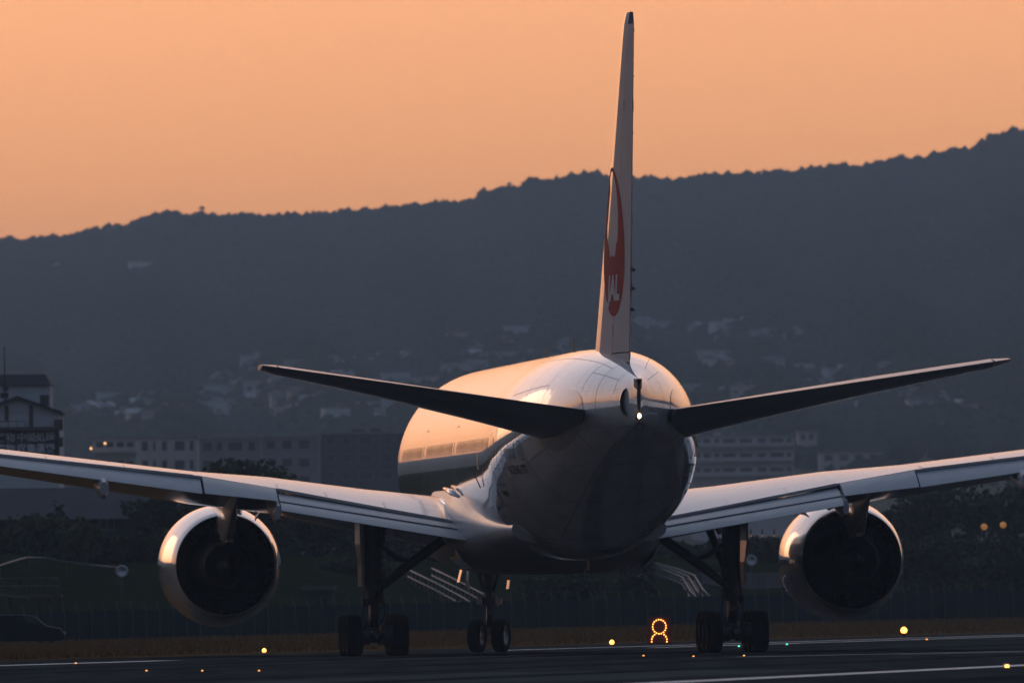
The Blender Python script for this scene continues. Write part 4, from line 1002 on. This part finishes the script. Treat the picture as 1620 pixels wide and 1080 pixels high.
block('long dark block close to the nose of the airliner', 506, 648, 686, 2350, 3, 27, M['wall_dark'], 6.0, ((516, 530), (540, 556), (566, 590), (602, 620), (628, 642)), roofbits=((556, 576, 7), (586, 602, 9)))
block('white banded apartment block behind the right tailplane', 1094, 1256, 690, 2900, 3, 23, M['wall_pale'], 7.0, ((1100, 1108), (1112, 1124), (1130, 1138), (1143, 1164), (1170, 1190), (1198, 1212), (1218, 1240), (1244, 1252)), balcony=True, roofbits=((1130, 1142, 7),))
block('slim pale tower beside the white banded apartment block', 1262, 1292, 683, 3300, 4, 19, M['wall_pale'], 12.0, ((1267, 1274), (1279, 1287)), name='tower_block')
block('low pale block right of the slim tower', 1296, 1400, 716, 3200, 2, 18, M['wall_pale'], 8.0, ((1304, 1318), (1328, 1342), (1352, 1366), (1376, 1390)))
block('small pale block standing alone above the right wing', 1446, 1478, 700, 3350, 3, 17, M['wall_grey'], 10.0, ((1451, 1459), (1465, 1473)))
# lamps on the balconied block
M['lamp'] = mat('warm_lamp', (1, .8, .5), emit=(1, .5, .18), estr=.8)
for u, v in ((166, 701), (144, 709)):
    p = P(u, v, 2147) ; MB().lathe([(-.14, .01), (-.08, .11), (0, .14), (.08, .11), (.14, .01)], 10, 'Z', (p.x - a1.location.x, p.y - a1.location.y, p.z - a1.location.z)).build('wall_lamp', M['lamp'], a1, True)

# houses on the lower hillside
def on_hill(u, v):
    for r in np.arange(2700, 6900, 20.0):
        p = P(u, v, 1000.0); az = math.degrees(math.atan2(p.x, 1000.0))
        if (float(hill_z(np.array(az), np.array(r))) - CAM_H) / r >= (p.z - CAM_H) / 1000.0: return Vector((math.sin(R(az)) * r, math.cos(R(az)) * r, float(hill_z(np.array(az), np.array(r))))), r
    return None, None
def house_kit(kind):
    w, d_, h = {0: (7.5, 6, 4.2), 1: (5.5, 6, 4.0), 2: (10, 7, 6.5)}[kind]
    wall = MB().box((0, 0, h / 2 - 1), (w, d_, h + 2)); rf = MB()
    if kind < 2: prism(rf, -w / 2 - .4, w / 2 + .4, -d_ / 2 - .5, d_ / 2 + .5, h, h + 1.5 + kind * .4, axis='X' if kind == 0 else 'Y')
    else: rf.box((0, 0, h + .15), (w + .3, d_ + .3, .3)); rf.box((w * .2, 0, h + .9), (w * .25, 3, 1.4))
    return wall, rf, w, h, d_
HM = [mat('house_wall', (.60, .60, .60), .8, var=.08), mat('house_wall_warm', (.5, .45, .42), .8, var=.08), mat('house_wall_grey', (.5, .52, .55), .8, var=.08)]
HR_ = [M['roof_grey'], M['brown'], M['roof_dark'], mat('pale_roof', (.42, .45, .48), .6, var=.1)]
kits = {}
HL = ['small pale house with a long gabled roof on the far wooded hillside', 'small house with its gable end forward on the far wooded hillside', 'flat roofed pale block on the far wooded hillside']
spots = []
for (u0, u1, v0, v1, n) in ((100, 330, 640, 680, 24), (330, 640, 610, 675, 34), (520, 760, 570, 640, 26), (690, 940, 545, 610, 24), (1000, 1260, 524, 548, 16), (1085, 1250, 575, 640, 18), (1260, 1420, 590, 660, 12), (385, 470, 585, 600, 3), (1440, 1600, 630, 690, 8), (60, 280, 426, 440, 7)):
    for _ in range(int(n * 1.35)): spots.append((random.uniform(u0, u1), random.uniform(v0, v1)))
for i, (u, v) in enumerate(spots):
    p, r = on_hill(u, v)
    if p is None: continue
    kd = random.choice((0, 0, 1, 1, 2)); wi_, ri_ = random.randrange(3), random.randrange(4)
    h = empty('hillside_house', p, random.uniform(-.5, .5)); tag(h, HL[kd], 'house', 'houses on the far hillside, ' + ('long roofed', 'gable fronted', 'flat roofed')[kd])
    s = random.uniform(.5, .85); h.scale = (s, s, s)
    if (kd, wi_, ri_) not in kits:
        wall, rf, w, hh_, d_ = house_kit(kd)
        wo = wall.build('wall', HM[wi_], h); ro = rf.build('roof', HR_[ri_], h)
        wn_ = [MB().box((x, -d_ / 2 - .03, hh_ * .55), (w * .16, .08, 1.1)).build('window', M['pane'], h) for x in (-w * .25, w * .2)]
        kits[(kd, wi_, ri_)] = [wo, ro] + wn_
    else:
        for q in kits[(kd, wi_, ri_)]: c = inst(q, h); c.name = q.name.split('.')[0]

# ------------------------------------------------------------------ things on and before the bank
def railing(label, pts, strands=2, gap=.9, posts=6, h=.8):
    """pale stair rails running over the bank; pts are (u, v)"""
    W3 = [on_bank(u, v, h) for u, v in pts]; o = empty('stair_railing', W3[-1]); tag(o, label, 'railing'); b0 = W3[-1]
    for s in range(strands):
        off = Vector((gap * s, -.1 * s, .04 * s)); L = [w - b0 + off for w in W3]
        for dz in (0, -.38):
            MB().tube([q + Vector((0, 0, dz)) for q in L], .045, 6).build('rail', M['rail'], o, smooth=True)
        for i in range(len(L) - 1):
            for j in range(posts):
                q = L[i].lerp(L[i + 1], j / posts); MB().bar(q, q - Vector((0, 0, h + .5)), .06).build('rail_post', M['rail'], o)
    return o
railing('pale stair rails slanting down the bank behind the nose wheels', ((645, 900), (690, 922), (735, 946), (768, 968)), 2, 1.3, 7)
railing('pale bent stair rails on the bank beside the right main wheels', ((1005, 890), (1050, 901), (1079, 912), (1092, 934), (1112, 955)), 3, .35, 6)
g = MB(); L = [on_bank(u, v, .9) for u, v in ((-20, 900), (0, 894), (22, 887), (42, 881.5), (72, 882), (105, 888), (140, 893), (185, 897))]
gr = empty('guard_rail', L[3]); tag(gr, 'thin curved guard rail along the top of the bank', 'guard rail')
MB().tube([q - L[3] for q in L], .05, 6).build('rail', M['rail'], gr, smooth=True)
for q in L: MB().bar(q - L[3], q - L[3] - Vector((0, 0, .9)), .07).build('rail_post', M['fencepost'], gr)
def mirror(label, u, v, d, hpx):
    p = P(u, v, d); zb_ = bank_z(p)[0]; o = empty('traffic_mirror', (p.x, p.y, zb_)); tag(o, label, 'mirror')
    H = p.z - zb_
    MB().tube([(0, 0, -.2), (0, 0, H + .2)], .035, 8).build('pole', M['fencepost'], o, smooth=True)
    MB().lathe([(.04, .01), (.0, .19), (-.04, .27), (-.02, .31), (.05, .31), (.06, .01)], 20, 'Y', (0, -.08, H)).build('mirror_disc', mat('mirror_glass', (.5, .52, .55), .35, metal=.6, var=.05), o, True)
mirror('round pale road mirror on a thin pole near the left engine', 193, 903, 790, 62)
mirror('round pale road mirror on a thin pole between the right gear and engine', 1189, 886, 905, 60)
# small raised platform with railing at the left
D = 745.0; k = D / F_PX; c0 = P(40, 945, D); pl = empty('raised_platform', (c0.x, D, 1.0)); tag(pl, 'small raised platform with a railing and dark posts below the bank', 'platform')
def lx(u): return P(u, 945, D).x - c0.x
def lz(v): return P(40, v, D).z - 1.0
MB().box(((lx(-60) + lx(97)) / 2, .8, lz(942)), (lx(97) - lx(-60), 1.8, .14)).build('deck', M['brown'], pl)
g = MB(); 
for v in (914, 926): g.bar((lx(-60), 0, lz(v)), (lx(94), 0, lz(v)), .05)
g.build('handrail', M['rail'], pl)
for u in np.arange(-55, 98, 7.5): MB().bar((lx(u), 0, lz(914)), (lx(u), 0, lz(941)), .045).build('baluster', M['fencepost'], pl)
for u in (-40, 15, 62, 76, 94): MB().bar((lx(u), .6, lz(942)), (lx(u), .6, -1.2), .16).build('post', M['wall_dark'], pl)
MB().box((lx(0), -.4, lz(940)), (lx(45) - lx(-50), 1.2, .05), 0, Matrix.Rotation(R(7), 4, 'Y')).build('awning', M['rail'], pl)
# pale equipment hut
D = 796.0; k = D / F_PX; c0 = P(504, 970, D); bz_, _ = bank_z(c0); hu = empty('equipment_hut', (c0.x, D, bz_ - .1)); tag(hu, 'small pale roofed equipment hut on the bank by the left gear', 'hut')
H = P(504, 932, D).z - bz_ + .1; W_ = 46 * k
MB().box((0, .8, H / 2), (W_, 1.6, H)).build('wall', M['wall_dark'], hu); MB().box((0, .7, H + .09), (W_ + .3, 2.1, .20)).build('roof', M['roof_grey'], hu); MB().box((W_ * .12, -.03, H * .42), (W_ * .34, .06, H * .72)).build('door', M['roof_dark'], hu)
# concrete retaining wall right of the gear
D = 925.0
wv0, wv1 = P(1105, 905, D), P(1240, 903, D + 20); rwall = empty('retaining_wall', ((wv0.x + wv1.x) / 2, D + 10, 1.0)); tag(rwall, 'stained grey concrete retaining wall behind the right main wheels', 'wall')
M['conc'] = mat('stained_concrete', (.085, .085, .09), .9, spec=.1, vscale=.9, stretch=(3, 3, .25), col2=(.15, .15, .155))
nseg = 6
for i in range(nseg):
    a_, b_ = wv0.lerp(wv1, i / nseg), wv0.lerp(wv1, (i + 1) / nseg); m_ = (a_ + b_) / 2 - rwall.location; L = (b_ - a_).length
    MB().box((m_.x, m_.y, (wv0.z - 1) / 2 - .6), (L * .985, .4, wv0.z - 1 + 1.2), math.atan2(b_.y - a_.y, b_.x - a_.x)).build('wall_panel', M['conc'], rwall)
# parked van by the fence
D = 672.0; k = D / F_PX; c0 = P(22, 1026, D); va = empty('parked_car', (c0.x, D, -.02)); va.scale = (.95, .95, .76); tag(va, 'dark parked hatchback in front of the boundary fence', 'car')
M['vanpaint'] = mat('van_paint', (.012, .014, .018), .6, spec=.02, var=.1)
sec = [(-2.15, .5, .95), (-2.1, .35, 1.35), (-1.9, .32, 1.62), (-1.4, .30, 1.72), (.3, .30, 1.74), (.9, .30, 1.66), (1.45, .30, 1.12), (2.05, .32, .98), (2.2, .40, .72), (2.22, .5, .6)]
MB().loft([[Vector((x, y, z)) for y, z in ((-.82, z0), (-.86, (z0 + z1) / 2), (-.74 if z1 > 1.2 else -.8, z1 - .03), (-.6, z1), (.6, z1), (.74 if z1 > 1.2 else .8, z1 - .03), (.86, (z0 + z1) / 2), (.82, z0))] for x, z0, z1 in sec]).build('body', M['vanpaint'], va, smooth=True, sharp=35)
for x0, x1 in ((-1.9, -1.0), (-.92, -.02), (.06, .95)):
    MB().loft([[Vector((x, -.835, 1.08)), Vector((x, -.76, 1.58)), Vector((x, -.74, 1.58)), Vector((x, -.80, 1.08))] for x in (x0, x1)]).build('window', M['pane'], va)
for x in (-1.35, 1.4):
    t_ = tyre_mesh(.31, .2).build('tyre', M['tyre'], va, True, 35); put(t_, 'tyre', va, (x, -.74, .30), R(90)); t_.rotation_euler = (0, 0, R(90))
    t2 = inst(t_, va, (x, .74, .30)); t2.name = 'tyre'
MB().box((2.2, -.6, .72), (.06, .32, .14)).build('headlight', M['rim'], va); MB().box((2.2, .6, .72), (.06, .32, .14)).build('headlight', M['rim'], va)

# ------------------------------------------------------------------ lights of the airfield and the number board
M['amber'] = mat('amber_lens', (1, .7, .3), emit=(1.0, .36, .06), estr=1.5)
M['ambersoft'] = mat('amber_lens_dim', (1, .6, .25), emit=(1.0, .34, .06), estr=.5)
M['greenlens'] = mat('green_lens', (.2, 1, .7), emit=(.10, .9, .55), estr=.5)
M['housing'] = mat('lamp_housing', (.05, .05, .05), .6, var=.2)
def edge_light(label, u, v_base, v_lamp, rpx, m):
    d = CAM_H * F_PX / (v_base - (YH - (u - 810) * math.sin(ROLL))); k = d / F_PX; p = P(u, v_base, d); H = (v_base - v_lamp) * k; r = rpx * k
    o = empty('runway_edge_light', (p.x, p.y, 0)); tag(o, label, 'runway light')
    MB().lathe([(0, r * 1.5), (.03, r * 1.4), (.05, r * .5), (max(.07, H - r), r * .45), (max(.08, H - r * .9), r * .8), (max(.09, H - r * .8), .005)], 14, 'Z').build('stem', M['housing'], o, True, 35)
    MB().lathe([(H - r * .85, r * .6), (H - r * .4, r * .95), (H, r), (H + r * .5, r * .85), (H + r * .85, r * .45), (H + r, .004)], 16, 'Z').build('lens', m, o, True)
    return o
edge_light('glowing amber edge light left of the left main wheels', 418, 1034, 1028, 3.4, M['amber'])
edge_light('glowing amber edge light left of the illuminated number board', 968, 1021, 1015, 3.8, M['amber'])
edge_light('largest amber edge light, standing beyond the right engine', 1430, 1008, 996, 5.2, M['amber'])
el = edge_light('low capped amber edge light on the near runway line', 1593, 1058, 1053, 3.6, M['amber'])
MB().lathe([(.125, .004), (.12, .075), (.105, .08), (.10, .06)], 14, 'Z').build('cap', M['metal'], el, True, 35)
def inset(u, v, rpx, m, label, group):
    d = CAM_H * F_PX / (v - (YH - (u - 810) * math.sin(ROLL))); k = d / F_PX; p = P(u, v, d); r = rpx * k
    o = empty('pavement_light', (p.x, p.y, 0)); tag(o, label, 'pavement light', group)
    MB().lathe([(0, r * 2.2), (.015, r * 2.0), (.02, r * 1.3)], 14, 'Z').build('rim', M['housing'], o, True, 35)
    MB().lathe([(.012, r * 1.3), (.02 + r * .6, r * 1.1), (.02 + r * 1.2, r * .6), (.02 + r * 1.35, .004)], 12, 'Z').build('lens', m, o, True)
for u, v in ((120, 1050), (232, 1062), (320, 1062), (410, 1062), (1018, 1038), (1097, 1039), (1177, 1038), (1466, 1012)):
    inset(u, v, 1.45, M['ambersoft'], 'small amber light set flush in the dark asphalt', 'amber lights set in the asphalt')
for u, v in ((1169, 1023), (1245, 1020)): inset(u, v, 1.5, M['greenlens'], 'tiny green light set in the asphalt by the right main wheels', 'green lights set in the asphalt')
# number board
d = 600.0; k = d / F_PX; p = P(1043, 1018, d); nb = empty('number_board', (p.x, p.y, 0)); tag(nb, 'dark red square board showing a figure eight in amber bulbs', 'sign')
M['board'] = mat('board_red', (.12, .028, .024), .6, var=.15)
Hh = P(1043, 975, d).z
MB().box((0, .09, Hh / 2 + .02), (38 * k, .16, Hh)).build('board', M['board'], nb)
for e in (-1, 1): MB().box((e * 12 * k, .1, .02), (.08, .2, .1)).build('foot', M['housing'], nb)
bul0 = None
spots8 = [(1043 + 10.6 * math.cos(2 * math.pi * i / 17 + .2), 990.5 - 11.2 * math.sin(2 * math.pi * i / 17 + .2)) for i in range(17)] + [(1043 + 12.2 * math.cos(a), 1012.5 - 12.0 * math.sin(a)) for a in [R(x) for x in (-8, 12, 32, 52, 128, 148, 168, 188)]]
for u, v in spots8:
    q = P(u, v, d); L = (q.x - p.x, -.01, q.z)
    if bul0 is None: bul0 = MB().lathe([(-.03, .004), (-.02, .018), (0, .024), (.02, .02), (.03, .004)], 10, 'Y').build('bulb', M['amber'], nb, True); c = bul0
    else: c = inst(bul0, nb); c.name = 'bulb'
    c.location = L
# street lamps and low lamps beyond the fence
def street_lamp(u, v, d, r, label, group=None, m=None, zb=4.0):
    p = P(u, v, d); o = empty('street_lamp', (p.x, p.y, zb)); tag(o, label, 'street lamp', group); H = p.z - zb
    MB().tube([(0, .3, -.2), (0, .3, H + .3), (0, .05, H + .42)], [.07, .05, .04], 8).build('pole', M['housing'], o, smooth=True)
    MB().lathe([(H - r, .004), (H - r * .7, r * .7), (H, r), (H + r * .6, r * .8), (H + r, .02)], 12, 'Z').build('lamp_globe', m or M['ambersoft'], o, True)
M['sodium'] = mat('sodium_lamp', (1, .6, .2), emit=(1, .38, .07), estr=.05)
street_lamp(1557, 833, 950, .20, 'dull orange street lamp before the right tree belt', 'orange lamps before the right tree belt', M['sodium'])
street_lamp(1587, 830, 950, .20, 'dull orange street lamp before the right tree belt', 'orange lamps before the right tree belt', M['sodium'])
for u in (1130, 1188, 1206, 1225): street_lamp(u, 847, 1010, .06, 'tiny orange path lamp on a short pole behind the right main gear', 'path lamps behind the right gear', M['sodium'], 4.0)

# ------------------------------------------------------------------ evening haze
hz = bpy.data.materials.new('evening_haze'); hz.use_nodes = True
hn, hl = hz.node_tree.nodes, hz.node_tree.links
hn.remove(hn['Principled BSDF'])
pv = hn.new('ShaderNodeVolumePrincipled'); pv.inputs['Color'].default_value = (0.58, 0.80, 1.0, 1); pv.inputs['Density'].default_value = 1.06e-4; pv.inputs['Anisotropy'].default_value = 0.3
hl.new(pv.outputs[0], hn['Material Output'].inputs['Volume'])
Q = 14500
hb = MB().box((0, 0, 138.5), (2 * Q, 2 * Q, 279)).build('haze', hz); hb['kind'] = 'stuff'
tag(hb, 'thin blue evening haze filling the air over the airfield', 'haze')
